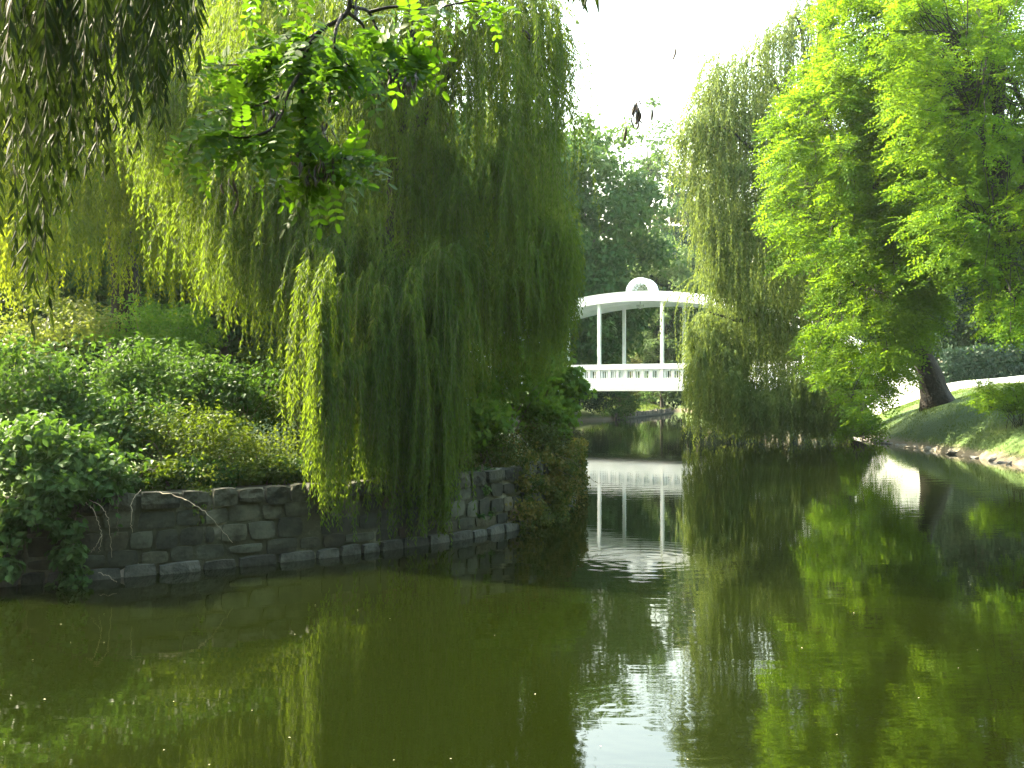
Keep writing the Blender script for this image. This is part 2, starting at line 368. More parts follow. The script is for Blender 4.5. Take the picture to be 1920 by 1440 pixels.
for w0, nm in ((0, 1), (BWID - .3, -1)):
    bbox('edge_beam', U0, U1, w0, w0 + .3, 2.0, 2.47, M['white'], br)
    bbox('parapet_base', U0, U1, w0 + .06, w0 + .26, 2.473, 2.73, M['white'], br)
    bbox('top_rail', U0, U1, w0 + .02, w0 + .30, 3.20, 3.52, M['white'], br)
cols = [APEX + SP * (k + .5) for k in range(-4, 4)]
def arch_top(u): return 7.60 - .0212 * (u - APEX) ** 2
for cu in cols:
    for w0 in (.03, BWID - .24):
        bbox('column', cu - .09, cu + .09, w0 + .015, w0 + .195, 2.475, arch_top(cu) - .30, M['white'], br)
mull_mesh = None
for w0 in (.08, BWID - .24):
    for k in range(-5, 4):
        c0 = APEX + SP * (k + .5) + .12; c1 = c0 + SP - .24; n = 7; pitch = (c1 - c0) / n
        for i in range(n + 1):
            mw = .085 if w0 < 1 else .045; m0 = c0 + i * pitch - mw; a, b = max(m0, c0 + .003), min(m0 + mw * 2, c1 - .003)
            if b - a > .04 and b < 10.1: bbox('mullion', a, b, w0, w0 + .16, 2.728, 3.202, M['white'], br)
        if w0 < 1:
            for i in range(n):
                for f in (.36, .64):
                    x = c0 + (i + f) * pitch
                    if x < 10.1: bbox('baluster', x - .022, x + .022, w0 + .05, w0 + .10, 2.729, 3.201, M['white'], br)
# roof vault: a curved slab on both rows of columns
us = np.linspace(APEX - 15.2, APEX + 15.2, 61); V = []
for u in us:
    t = arch_top(u)
    for (w_, dz) in ((-.06, 0), (BWID + .06, 0), (BWID + .06, -.55), (BWID - .32, -.55), (BWID - .34, -.30), (.34, -.30), (.32, -.55), (-.06, -.55)):
        V.append(bpt(u, w_, t + dz))
n8 = 8; Qd = []
for i in range(len(us) - 1):
    for j in range(n8):
        Qd.append((i * n8 + j, i * n8 + (j + 1) % n8, (i + 1) * n8 + (j + 1) % n8, (i + 1) * n8 + j))
part('arched_roof', np.array(V), Qd, M['white'], br)
# hood on the crown: a semi-elliptic ring with a grille
hood = []
zc = arch_top(APEX) + .15
ang = [(1, 0, -.45)] + [(math.cos(a), math.sin(a), 0) for a in np.linspace(0, np.pi, 25)] + [(-1, 0, -.45)]
for ca, sa, dz in ang:
    ro = (.86 * ca, .82 * sa + dz); ri = (.52 * ca, .50 * sa + dz)
    for (r, w_) in ((ro, BWID * .5 - .4), (ro, BWID * .5 + .4), (ri, BWID * .5 + .4), (ri, BWID * .5 - .4)):
        hood.append(bpt(APEX + r[0], w_, zc + r[1]))
Qd = [(i * 4 + j, i * 4 + (j + 1) % 4, (i + 1) * 4 + (j + 1) % 4, (i + 1) * 4 + j) for i in range(26) for j in range(4)]
hd = part('crown_hood', np.array(hood), Qd, M['white'], br)
B = Bag()
for a in np.linspace(.25, np.pi - .25, 7):
    B.add(*tube([bpt(APEX, BWID * .5 - .3, zc), bpt(APEX + .53 * math.cos(a), BWID * .5 - .3, zc + .51 * math.sin(a))], .022, 5))
for r in (.4, .72):
    B.add(*tube([bpt(APEX + .53 * r * math.cos(a), BWID * .5 - .3, zc + .51 * r * math.sin(a)) for a in np.linspace(0, np.pi, 13)], .022, 5))
B.part('grille', M['grille'], hd)
lc = bpt(APEX, BWID * .42, 0); lt = arch_top(APEX) - .30
B = Bag(); B.add(*tube([lc + (0, 0, lt), lc + (0, 0, lt - .30)], .02, 6))
B.add(*tube([lc + BU * .21 * math.cos(a) + np.array([0, 0, lt - .30 - .30 * math.sin(a)]) for a in np.linspace(0, np.pi, 15)], .014, 5))
lp = B.part('lamp', M['iron'], br)
gl = []
for i in range(9):
    a = i / 8 * np.pi / 2
    for j in range(14):
        b = j / 14 * 2 * np.pi; gl.append(lc + np.array([.165 * math.cos(a) * math.cos(b), .165 * math.cos(a) * math.sin(b), lt - .31 - .23 * math.sin(a)]))
T = [(i * 14 + j, i * 14 + (j + 1) % 14, (i + 1) * 14 + (j + 1) % 14, (i + 1) * 14 + j) for i in range(8) for j in range(14)]
part('lamp_bowl', np.array(gl), T, M['lamp_glass'], lp, smooth=True)
for (u0, u1, nm) in ((10.1, 14.6, 'abutment'), (U0 - .6, U0 + 1.6, 'abutment')):
    bbox(nm, u0, u1, .04, BWID - .04, -1.2, 2.02, M['white_wall'], br)
ww = smooth_path(np.array([(19.75, 43.35), (20.8, 42.75), (22.2, 42.35), (24, 42.4), (26, 43.0)]), 8); V = []
for i, (x, y) in enumerate(ww):
    z = H(x, y); hh = .42 - .20 * i / (len(ww) - 1)
    for (dy, dz) in ((-.12, -.3), (-.12, hh), (.12, hh), (.12, -.3)): V.append((x, y + dy, z + dz))
part('wing_wall', np.array(V), [(i * 4 + j, i * 4 + (j + 1) % 4, (i + 1) * 4 + (j + 1) % 4, (i + 1) * 4 + j) for i in range(len(ww) - 1) for j in range(4)] + [(0, 1, 2, 3)], M['white_wall'], br)
bbox('parapet_panel', 10.2, 13.2, .10, .22, 2.735, 3.198, M['white_wall'], br)

# ------------------------------------------------------------------ stone retaining wall of the island
WALL = np.array([(-8.6, 7.98), (-6.6, 8.68), (-5.2, 9.2), (-4.18, 9.6), (-2.27, 10.75), (-.33, 12.5), (.5, 14.2), (1.1, 17), (1.0, 20), (.2, 24)])
wp = smooth_path(WALL, 14); ws = np.concatenate([[0], np.cumsum(np.linalg.norm(np.diff(wp, axis=0), axis=1))])
def wat(s):
    x = np.interp(s, ws, wp[:, 0]); y = np.interp(s, ws, wp[:, 1]); e = .05
    t = np.array([np.interp(s + e, ws, wp[:, 0]) - np.interp(s - e, ws, wp[:, 0]), np.interp(s + e, ws, wp[:, 1]) - np.interp(s - e, ws, wp[:, 1])]); t /= np.linalg.norm(t)
    return np.array([x, y]), np.array([t[1], -t[0]])          # outward is to the right of travel: towards the water
rng = np.random.default_rng(11)
wall = empty('retaining_wall', (float(WALL[4][0]), float(WALL[4][1]), 0))
tag(wall, 'low mossy stone retaining wall along the island edge at water level', 'wall')
V = []; prof = ((.045, -.6), (.03, .0), (.0, .7), (-.02, .835), (-.5, .84), (-.5, -.6))
ss = np.linspace(0, ws[-1], 110)
for s in ss:
    p, o = wat(s)
    for d, z in prof: V.append((*(p + o * d), z))
k = len(prof)
Qd = [(i * k + j, i * k + (j + 1) % k, (i + 1) * k + (j + 1) % k, (i + 1) * k + j) for i in range(len(ss) - 1) for j in range(k)]
part('mortar_core', np.array(V), Qd, M['mortar'], wall)
def stone(s0, s1, z0, z1, proud, jit, name, mat, rough=.012):
    n = 4; V = []; su = np.linspace(0, 1, n); c = rng.normal(0, jit, (2, 2, 2))
    for j in su:
        for i in su:
            cs = (c[0, 0] * (1 - i) * (1 - j) + c[0, 1] * i * (1 - j) + c[1, 0] * (1 - i) * j + c[1, 1] * i * j)
            s = s0 + (s1 - s0) * i + cs[0]; z = z0 + (z1 - z0) * j + cs[1]
            edge = (i in (0, 1)) + (j in (0, 1))
            if edge == 2: s += (.5 - i) * .022; z += (.5 - j) * .018
            p, o = wat(s); d = proud + .030 + (.005 if edge == 0 else 0) + rng.normal(0, rough) * (edge < 2) - .006 * (edge == 2)
            d += (.0 - z) * .03
            V.append((*(p + o * d), z))
    m = len(V); ring = [0, 1, 2, 3, 7, 11, 15, 14, 13, 12, 8, 4]
    for r in ring:
        x, y, z = V[r]; p, o = wat(s0 + (s1 - s0) * (r % 4) / 3); V.append((x - o[0] * (proud + .09), y - o[1] * (proud + .09), z))
    Qd = [(j * 4 + i, j * 4 + i + 1, j * 4 + i + 5, j * 4 + i + 4) for j in range(3) for i in range(3)]
    for q in range(12): Qd.append((ring[(q + 1) % 12], ring[q], m + q, m + (q + 1) % 12))
    return part(name, np.array(V), Qd, mat, wall, smooth=False)
S_END = float(ws[np.argmin(np.abs(wp[:, 1] - 17.6))])
for (z0, z1, wlo, whi, proud, jit, nm, mt) in ((-.12, .105, .26, .46, .085, .008, 'footing_stone', 'footing'), (.115, .255, .26, .44, .025, .007, 'stone', 'stone'),
        (.272, .478, .20, .38, .020, .010, 'stone', 'stone'), (.498, .672, .22, .40, .014, .010, 'stone', 'stone'), (.69, .875, .26, .44, .050, .012, 'cap_stone', 'cap')):
    s = .3
    while s < S_END:
        wd = rng.uniform(wlo, whi) * (.72 if rng.random() < .22 else 1); gap = rng.uniform(.022, .052)
        stone(s + gap / 2, s + wd - gap / 2, z0 + rng.normal(.004, .010), z1 + rng.normal(-.004, .012), proud + rng.normal(0, .012), jit, nm, M[mt], .010 if nm == 'cap_stone' else .003)
        s += wd

# ------------------------------------------------------------------ foliage builders
def strands(bag, twigs, rng, P0, az, reach, L, spacing, ll, lw, tint0, tpl='sliver', spread=.75, tw=.0025, sway=.06):
    """hanging willow withes: each leaves its bough sideways, bends over and falls; leaves all along."""
    n = len(P0); a = .28 + reach * .75
    def pos(i, t):
        A = a[i]; h = reach[i] * (1 - np.exp(-t / A)); f = A * (1 - np.exp(-t / A))
        x = P0[i, 0] + np.cos(az[i]) * h + sway * ph[i, 2] * np.sin(t * ph[i, 0] + ph[i, 1]) * np.minimum(t, 1.5)
        y = P0[i, 1] + np.sin(az[i]) * h + sway * ph[i, 2] * np.cos(t * ph[i, 0] * .8 + ph[i, 1]) * np.minimum(t, 1.5)
        z = P0[i, 2] - (t - f * .88)
        return np.stack([x, y, z], -1)
    ph = np.stack([rng.uniform(.8, 2.2, n), rng.uniform(0, 6.28, n), rng.uniform(.3, 1.2, n)], -1)
    cnt = np.maximum((L / spacing).astype(int), 3); i = np.repeat(np.arange(n), cnt)
    k = np.arange(len(i)) - np.repeat(np.cumsum(cnt) - cnt, cnt)
    t = (k + rng.uniform(0, 1, len(i))) / cnt[i] * L[i]
    p = pos(i, t); tg = nrmz(pos(i, t + .03) - p)
    th = k * 2.4 + ph[i, 1] * 3 + rng.normal(0, .5, len(i))
    side = np.stack([np.cos(th), np.sin(th), np.zeros(len(i))], -1)
    ax = nrmz(tg * rng.uniform(.5, 1.1, (len(i), 1)) + side * rng.uniform(.3, spread, (len(i), 1)) + np.array([0, 0, -.25]))
    nr = nrmz(np.cross(ax, side) + rng.normal(0, .6, (len(i), 3)))
    tip = t / L[i]; l = ll * rng.uniform(.7, 1.25, len(i)) * (1 - .35 * tip ** 3)
    ti = np.clip(tint0[i] + rng.normal(0, .26, len(i)), 0, 1)
    bag.add(*leaves(tpl, p, ax, nr, l, lw * rng.uniform(.8, 1.2, len(i)), ti))
    if twigs is not None:
        m = 7; tt = np.linspace(0, 1, m)[None] * L[:, None] * .97
        ii = np.repeat(np.arange(n), m); c = pos(ii, tt.ravel()).reshape(n, m, 3)
        wv = nrmz(np.stack([-np.sin(az), np.cos(az), np.zeros(n)], -1))[:, None] * (tw * np.linspace(1.2, .5, m))[None, :, None]
        V = np.stack([c - wv, c + wv], 2).reshape(-1, 3)
        base = (np.arange(n) * m * 2)[:, None] + (np.arange(m - 1) * 2)[None]
        b = base.ravel(); T = np.vstack([np.stack([b, b + 1, b + 3], -1), np.stack([b, b + 3, b + 2], -1)])
        twigs.add(V, T)

def bunches(bag, twigs, rng, rows, center, ll, lw, spacing, per=13, tpl='sliver', spread=.75, tw=.0025, lo=.5):
    """rows: (px, py_top, Y, py_bottom, half width in m). center: crown axis (x, y)."""
    P0, az, rc, Ls, tn = [], [], [], [], []
    for (px, pt, Y, pb_, hw) in rows:
        c = P(px, pt, Y); Lb = max((pb_ - pt) / F * Y, .35); out = math.atan2(c[1] - center[1], c[0] - center[0])
        tb = rng.uniform(.2, .75); n = per if per < 40 else per
        for _ in range(n):
            a = out + rng.normal(0, 1.0); r = abs(rng.normal(0, hw)) * 1.2
            P0.append(c + rng.normal(0, 1, 3) * np.array([hw * .35, hw * .35, .10])); az.append(a); rc.append(r)
            Ls.append(Lb * rng.uniform(lo * .85, 1.0) if rng.random() < .6 else Lb * rng.uniform(.8, 1.02)); tn.append(tb + rng.normal(0, .06))
    strands(bag, twigs, rng, np.array(P0), np.array(az), np.array(rc), np.array(Ls), spacing, ll, lw, np.array(tn), tpl, spread, tw)

def limbs(name, mat, parent, specs, sides=8, rng=None, wob=.02):
    for pts, r0, r1 in specs:
        p = smooth_path(pts, 6, wob * (r0 / .1) ** .5 if rng is not None else 0, rng)
        B = Bag(); B.add(*tube(p, np.linspace(r0, r1, len(p)), sides if r0 > .03 else 5))
        B.part(name, mat, parent, smooth=True)

def trunk_part(parent, pts, r0, r1, mat, flare=1.6, sides=14, rng=None, name='trunk'):
    p = smooth_path(pts, 10); n = len(p); rad = np.linspace(r0, r1, n)
    zz = np.linspace(0, 1, n); rad = rad * (1 + (flare - 1) * np.exp(-zz * 9))
    V, T = tube(p, rad, sides)
    th = np.tile(np.arange(sides), n); ring = np.repeat(np.arange(n), sides)
    k = 1 + .10 * np.sin(th * 2.4 + ring * .2) + .05 * np.sin(th * 5.1 - ring * .5)
    V = p[ring] + (V - p[ring]) * k[:, None]
    return part(name, V, T, mat, parent, smooth=True)

def clump_leaves(bag, rng, centers, radii, per, ll, lw, tint, tpl='oval', flat=.7, up=.5, tj=.15):
    """leaves spread through flattened clumps; normals lean outwards and up."""
    n = len(centers); i = np.repeat(np.arange(n), per)
    d = nrmz(rng.normal(0, 1, (len(i), 3))); r = rng.uniform(0, 1, len(i)) ** .45
    off = d * (r * radii[i])[:, None]; off[:, 2] *= flat
    nr = nrmz(d * .7 + np.array([0, 0, up]) + rng.normal(0, .55, (len(i), 3)))
    ax = nrmz(np.cross(nr, rng.normal(0, 1, (len(i), 3))) + np.array([0, 0, -.35]))
    ti = np.clip(tint[i] + rng.normal(0, tj, len(i)), 0, 1)
    bag.add(*leaves(tpl, centers[i] + off, ax, nr, ll * rng.uniform(.65, 1.3, len(i)), lw * rng.uniform(.7, 1.25, len(i)), ti))

def crown_points(rng, c, rad, n, lump=.22, shell=.55):
    """clump centres through an uneven ellipsoid, denser near its skin."""
    d = nrmz(rng.normal(0, 1, (n, 3))); r = rng.uniform(shell ** 2, 1, n) ** .5
    k = np.stack([rng.normal(0, 1, 3) for _ in range(6)]); am = rng.uniform(.3, 1, 6); phs = rng.uniform(0, 6.28, 6)
    bump = sum(am[j] * np.sin(d @ k[j] * 2.6 + phs[j]) for j in range(6)) / 3
    return np.array(c) + d * np.array(rad) * (r * (1 + lump * bump))[:, None]

def far_tree(name, label, loc, hgt, rad, mat, rng, n=150, per=110, ll=.32, base=.25, bark='bark_far', shell=.45, group=None, lump=.22, crad=.17, cone=0.0, tpl='oval', cat='tree', trunk_r=.28, up=.5):
    x, y = loc; z = H(x, y); t = empty(name, (x, y, z - .1)); tag(t, label, cat, group)
    cz = z + hgt * (base + 1) / 2; rz = hgt * (1 - base) / 2
    C = crown_points(rng, (x, y, cz), (rad, rad, rz), n, lump, shell)
    if cone:
        f = np.clip((C[:, 2] - (cz - rz)) / (2 * rz), 0, 1); C[:, :2] = np.array([x, y]) + (C[:, :2] - np.array([x, y])) * (1.25 - cone * f)[:, None]
    C = C[C[:, 2] > z + .35]
    B = Bag(); clump_leaves(B, rng, C, rng.uniform(.7, 1.3, len(C)) * rad * crad * 1.6, int(per * .76), ll * 1.12, ll * .62, rng.uniform(.1, .9, len(C)), tpl, up=up)
    trunk_part(t, [(x, y, z - .1), (x + rng.normal(0, .1), y, z + hgt * .3), (x + rng.normal(0, .3), y, z + hgt * .62), (x + rng.normal(0, .3), y, z + hgt * .9)], trunk_r, trunk_r * .2, M[bark], 1.5, 10)
    sp = []
    for c in C[rng.choice(len(C), min(14, len(C)), replace=False)]:
        b = np.array([x, y, z + hgt * rng.uniform(.2, .6)]); sp.append(([b, b * .5 + c * .5 + np.array([0, 0, .06 * hgt]), c], trunk_r * .35, .02))
    limbs('branch', M[bark], t, sp, 5)
    cr = B.part('crown', mat, t)
    return t

def compound_leaves(bag, rng, base, d, nrm, L, nl, lw, tint, tpl='oval', droop=.25):
    """pinnate leaves: base, direction and plane normal of each; nl leaflets on both sides and one at the tip."""
    n = len(base); d = nrmz(d); s = nrmz(np.cross(d, nrm)); u = np.cross(s, d)
    pairs = nl // 2; Ps, As, Ns, Ls, Ts = [], [], [], [], []
    L = np.broadcast_to(L, (n,))
    for k in range(pairs):
        f = (k + .6) / (pairs + .4)
        p = base + d * (L * f)[:, None] - np.array([0, 0, 1]) * (L * droop * f * f)[:, None]
        for sg in (1, -1):
            a = nrmz(s * sg + d * .35 - np.array([0, 0, .12]) + rng.normal(0, .12, (n, 3)))
            Ps.append(p); As.append(a); Ns.append(u + rng.normal(0, .22, (n, 3))); Ls.append(L * .36 * (1 - .25 * f)); Ts.append(tint)
    Ps.append(base + d * (L * .98)[:, None] - np.array([0, 0, 1]) * (L * droop)[:, None]); As.append(nrmz(d - np.array([0, 0, .3]))); Ns.append(u); Ls.append(L * .34); Ts.append(tint)
    Ps, As, Ns, Ls, Ts = map(np.concatenate, (Ps, As, Ns, Ls, Ts))
    bag.add(*leaves(tpl, Ps, As, Ns, Ls, Ls * lw, np.clip(Ts + rng.normal(0, .10, len(Ts)), 0, 1)))

def sprays(bag, twigs, rng, tips, dirs, size, per, leafL, nl, tint, lw=.5, tpl='oval'):
    """flattened fans of pinnate leaves along a twig ending at each tip."""
    for c, d, s, t in zip(tips, dirs, size, tint):
        d = nrmz(d); side = nrmz(np.cross(d, [0, 0, 1.])); n = per
        f = rng.uniform(0, 1, n); lat = rng.normal(0, .42, n) * (1.15 - f * .8) * s
        b = c + d * ((f - .75) * s * 1.5)[:, None] + side * lat[:, None] + np.array([0, 0, 1]) * (rng.normal(0, .24, n) * s - .22 * f ** 2 * s - .25 * lat ** 2 / s)[:, None]
        dd = nrmz(d * rng.uniform(.3, 1, (n, 1)) + side * (np.sign(lat) * rng.uniform(.2, 1, n))[:, None] + np.array([0, 0, -.15]) + rng.normal(0, .25, (n, 3)))
        nn = nrmz(np.array([-.15, -.2, 1.]) + rng.normal(0, .55, (n, 3)))
        compound_leaves(bag, rng, b, dd, nn, leafL * rng.uniform(.7, 1.2, n), nl, lw, np.clip(t + rng.normal(0, .1, n), 0, 1), tpl)
        if twigs is not None:
            twigs.add(*tube([c - d * s * 1.2 - np.array([0, 0, .1 * s]), c - d * s * .4, c + d * s * .35 - np.array([0, 0, .15 * s])], [.012, .008, .004], 4))

def in_poly(px, py, poly):
    poly = np.asarray(poly, float); r = np.zeros(np.shape(px), bool); b = np.roll(poly, -1, 0)
    for (x0, y0), (x1, y1) in zip(poly, b):
        if y0 != y1: r ^= ((y0 > py) != (y1 > py)) & (px < (x1 - x0) * (py - y0) / (y1 - y0) + x0)
    return r

# ------------------------------------------------------------------ island willow, the big one left of the middle
rng = np.random.default_rng(21)
wt = empty('weeping_willow', (-2.2, 15.6, .9))
tag(wt, 'big weeping willow on the walled island, its curtain trailing over the water', 'tree')
trunk_part(wt, [(-2.2, 15.6, .8), P(735, 560, 15.6), P(752, 400, 15.6), P(748, 240, 15.4), P(770, 60, 15.2), P(790, -120, 15.2)], .34, .12, M['bark'], 1.5)
limbs('limb', M['bark'], wt, [
    ([P(738, 520, 15.6), P(600, 440, 15.2), P(420, 335, 14.6), P(310, 225, 14.2), P(200, 90, 14)], .24, .12),
    ([P(750, 300, 15.5), P(850, 120, 14.6), P(930, 50, 14), P(1010, 70, 13.6)], .13, .03),
    ([P(752, 380, 15.6), P(860, 366, 14.8), P(960, 382, 14), P(1035, 425, 13.5)], .045, .012),
    ([P(748, 260, 15.4), P(650, 130, 14.4), P(560, 60, 13.8)], .12, .03),
    ([P(745, 470, 15.6), P(690, 430, 14.4), P(600, 420, 13.2)], .08, .02),
    ([P(770, 60, 15.2), P(850, -60, 14.6), P(980, -60, 14)], .10, .03),
    ([P(752, 400, 15.6), P(790, 330, 16.4), P(840, 230, 17)], .09, .03)], rng=rng)
def low(px):
    return np.interp(px, [380, 430, 520, 575, 600, 650, 700, 740, 775, 830, 858, 900, 950, 1000, 1060, 1080],
                         [600, 630, 660, 740, 880, 870, 940, 960, 1000, 1015, 880, 780, 720, 690, 650, 520])
rows = []
for px, pt, Y, pb_ in ((828, 470, 11.9, 1030), (838, 560, 12.0, 960), (812, 480, 12.2, 930), (765, 520, 11.8, 1010), (752, 480, 12.1, 930), (700, 560, 11.7, 955), (725, 500, 12.2, 900),
                       (605, 480, 11.6, 925), (590, 430, 12.0, 860), (640, 450, 12.0, 880), (660, 520, 12.3, 850), (560, 430, 12.2, 760), (875, 480, 12.6, 800),
                       (1010, 402, 13.2, 610), (1040, 418, 13.3, 640), (1052, 432, 13.5, 600), (985, 396, 13.4, 640), (960, 388, 13.6, 690), (930, 384, 13.8, 650), (1025, 408, 13.8, 560),
                       (1035, 60, 14.2, 330), (1010, 40, 14.0, 420), (1050, 70, 14.5, 260), (985, 30, 13.8, 400), (1005, -20, 14.4, 360), (1020, 100, 14.6, 520), (960, 20, 13.6, 380),
                       (930, 40, 13.4, 370), (900, 30, 13.2, 350), (860, 50, 13.1, 400), (820, 40, 13.2, 380), (880, 70, 13.0, 330), (950, 60, 13.3, 300), (800, 90, 13.0, 350),
                       (970, 200, 13.4, 480), (1000, 240, 13.7, 520), (1010, 300, 14.2, 520), (985, 160, 13.8, 420)):
    rows.append((px, pt, Y, pb_, .26)); rows.append((px + rng.normal(0, 9), pt + rng.normal(0, 25), Y + rng.uniform(.2, .9), pb_ - rng.uniform(0, 120), .24))
for px, pt, Y, pb_ in ((1035, 440, 13.6, 690), (1050, 450, 13.8, 660), (1060, 470, 14.0, 640), (1045, 500, 14.2, 700), (1062, 520, 14.4, 680), (1030, 470, 14.6, 720), (1050, 560, 14.8, 720), (1020, 520, 14.2, 740), (1066, 450, 14.4, 600), (1000, 470, 14, 700), (1015, 560, 14.9, 760)):
    rows.append((px, pt, Y, pb_, .16)); rows.append((px - rng.uniform(0, 18), pt - 20, Y + .5, pb_ + 10, .16))
for _ in range(34):
    px = rng.uniform(385, 575); pt = rng.uniform(330, 500); rows.append((px, pt, rng.uniform(12.2, 14.5), rng.uniform(600, 690), .22))
for _ in range(30):
    px = rng.uniform(215, 430); pt = np.interp(px, [215, 430], [40, 270]) + rng.normal(0, 45); rows.append((px, pt, rng.uniform(12.9, 13.8), pt + rng.uniform(150, 300), .24))
for _ in range(16):
    px = rng.uniform(760, 980); rows.append((px, rng.uniform(250, 360), rng.uniform(12.7, 13.3), rng.uniform(520, 640), .24))
full = []
for px, pt, Y, pb_ in ((828, 560, 11.75, 1035), (836, 640, 11.8, 1005), (820, 600, 11.9, 985), (772, 560, 11.4, 1022), (760, 620, 11.4, 990), (748, 560, 11.7, 950), (700, 600, 11.15, 965), (712, 640, 11.3, 945),
                       (690, 560, 11.4, 920), (606, 560, 10.5, 945), (597, 600, 10.5, 915), (640, 600, 10.9, 905), (585, 560, 10.9, 880), (660, 620, 11.2, 890), (790, 640, 11.8, 960), (845, 660, 12, 940), (735, 640, 11.5, 930), (622, 560, 11, 870)):
    full.append((px, pt, Y, pb_, .10)); full.append((px + rng.normal(0, 6), pt - 60, Y + .12, pb_ - 30, .12))
for _ in range(26):
    px = rng.uniform(860, 1058); rows.append((px, rng.uniform(430, 560), rng.uniform(13.0, 14.4), np.interp(px, [860, 950, 1058], [850, 780, 700]) - rng.uniform(0, 60), .18))
for px in np.linspace(592, 852, 26):
    Yw = np.interp(px, [590, 700, 830, 860], [10.42, 11.05, 11.68, 11.9]); full.append((px + rng.normal(0, 5), rng.uniform(640, 760), Yw + rng.uniform(-.1, .1), rng.choice([rng.uniform(900, 950), rng.uniform(940, 1010)]) if px < 740 else rng.uniform(930, 1015), .08))
for _ in range(235):
    px = rng.uniform(385, 1040) if rng.random() < .6 else rng.uniform(385, 720); Y = rng.choice([rng.uniform(12.2, 13.8), rng.uniform(14, 16.5), rng.uniform(16.5, 20)], p=[.5, .3, .2])
    b = low(px) - abs(rng.normal(0, 70)) - (Y - 12) * 12; pt = min(rng.uniform(-220, 520), b - 120)
    if px < 470 and pt < 120 and rng.random() < .6: continue
    rows.append((px, pt, Y, min(b, pt + rng.uniform(250, 560)), rng.uniform(.22, .5)))
B, Tw = Bag(), Bag()
bunches(B, Tw, rng, rows, (-2.2, 15.6), .108, .0215, .036, per=12)
bunches(B, Tw, rng, [(a, b, c, d + 45, e) for a, b, c, d, e in full], (-2.2, 15.6), .105, .021, .029, per=9, lo=.80)
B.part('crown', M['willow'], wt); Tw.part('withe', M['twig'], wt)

# sunlit willow behind it, at the left
rng = np.random.default_rng(22)
w2 = empty('weeping_willow', (-9.2, 21, 1.0))
tag(w2, 'yellow sunlit weeping willow behind the island shrubs at the left edge', 'tree')
trunk_part(w2, [(-9.2, 21, .8), P(235, 560, 21), P(225, 420, 21), P(250, 200, 21), P(300, -50, 21)], .36, .12, M['bark'], 1.5)
limbs('limb', M['bark'], w2, [([P(228, 430, 21), P(120, 200, 20), P(30, 60, 19)], .16, .04), ([P(245, 240, 21), P(400, 60, 20), P(480, -40, 19.5)], .14, .04),
                              ([P(240, 330, 21), P(330, 200, 19.5), P(420, 130, 19)], .1, .03)], rng=rng)
rows = []
for _ in range(150):
    px = rng.uniform(-120, 440) if rng.random() < .8 else rng.uniform(440, 640)
    Y = rng.uniform(17, 24); b = rng.uniform(430, 650); pt = rng.uniform(-180, 420)
    if 380 < px < 500 and pt < 80: continue
    if b - pt < 140: b = min(pt + 200, 650)
    rows.append((px, pt, Y, min(b, pt + rng.uniform(230, 460)), rng.uniform(.3, .6)))
B, Tw = Bag(), Bag()
for _ in range(46):
    px = rng.uniform(-60, 390); pt = rng.uniform(180, 430); rows.append((px, pt, rng.uniform(16.5, 19.5), min(pt + rng.uniform(180, 320), rng.uniform(580, 670)), rng.uniform(.25, .45)))
bunches(B, Tw, rng, rows, (-9.2, 21), .135, .036, .048, per=11)
B.part('crown', M['willow_sun_tone'], w2); Tw.part('withe', M['twig'], w2)

# ------------------------------------------------------------------ willow right of the bridge, trailing in the water
rng = np.random.default_rng(23)
w3 = empty('weeping_willow', (12.2, 38.5, 0))
tag(w3, 'tall pale weeping willow right of the bridge with its fronds touching the water', 'tree')
trunk_part(w3, [(14.8, 39.0, .3), P(1545, 600, 38.2), P(1520, 420, 38), P(1530, 200, 38), P(1545, 20, 38)], .5, .12, M['bark'], 1.6)
limbs('limb', M['bark'], w3, [([P(1545, 620, 38.2), P(1450, 590, 36.5), P(1390, 600, 35.6), P(1330, 585, 35.2)], .16, .04), ([P(1550, 660, 38), P(1520, 680, 36), P(1480, 690, 35)], .12, .04),
    ([P(1520, 430, 38), P(1430, 300, 36), P(1360, 240, 35.5), P(1310, 240, 35.6)], .09, .012), ([P(1525, 300, 38), P(1440, 130, 37), P(1390, 145, 37.2)], .08, .012),
    ([P(1530, 210, 38), P(1500, 40, 37), P(1480, 50, 37.3)], .06, .01), ([P(1520, 450, 38), P(1450, 380, 36.5), P(1400, 380, 36)], .12, .03)], rng=rng)
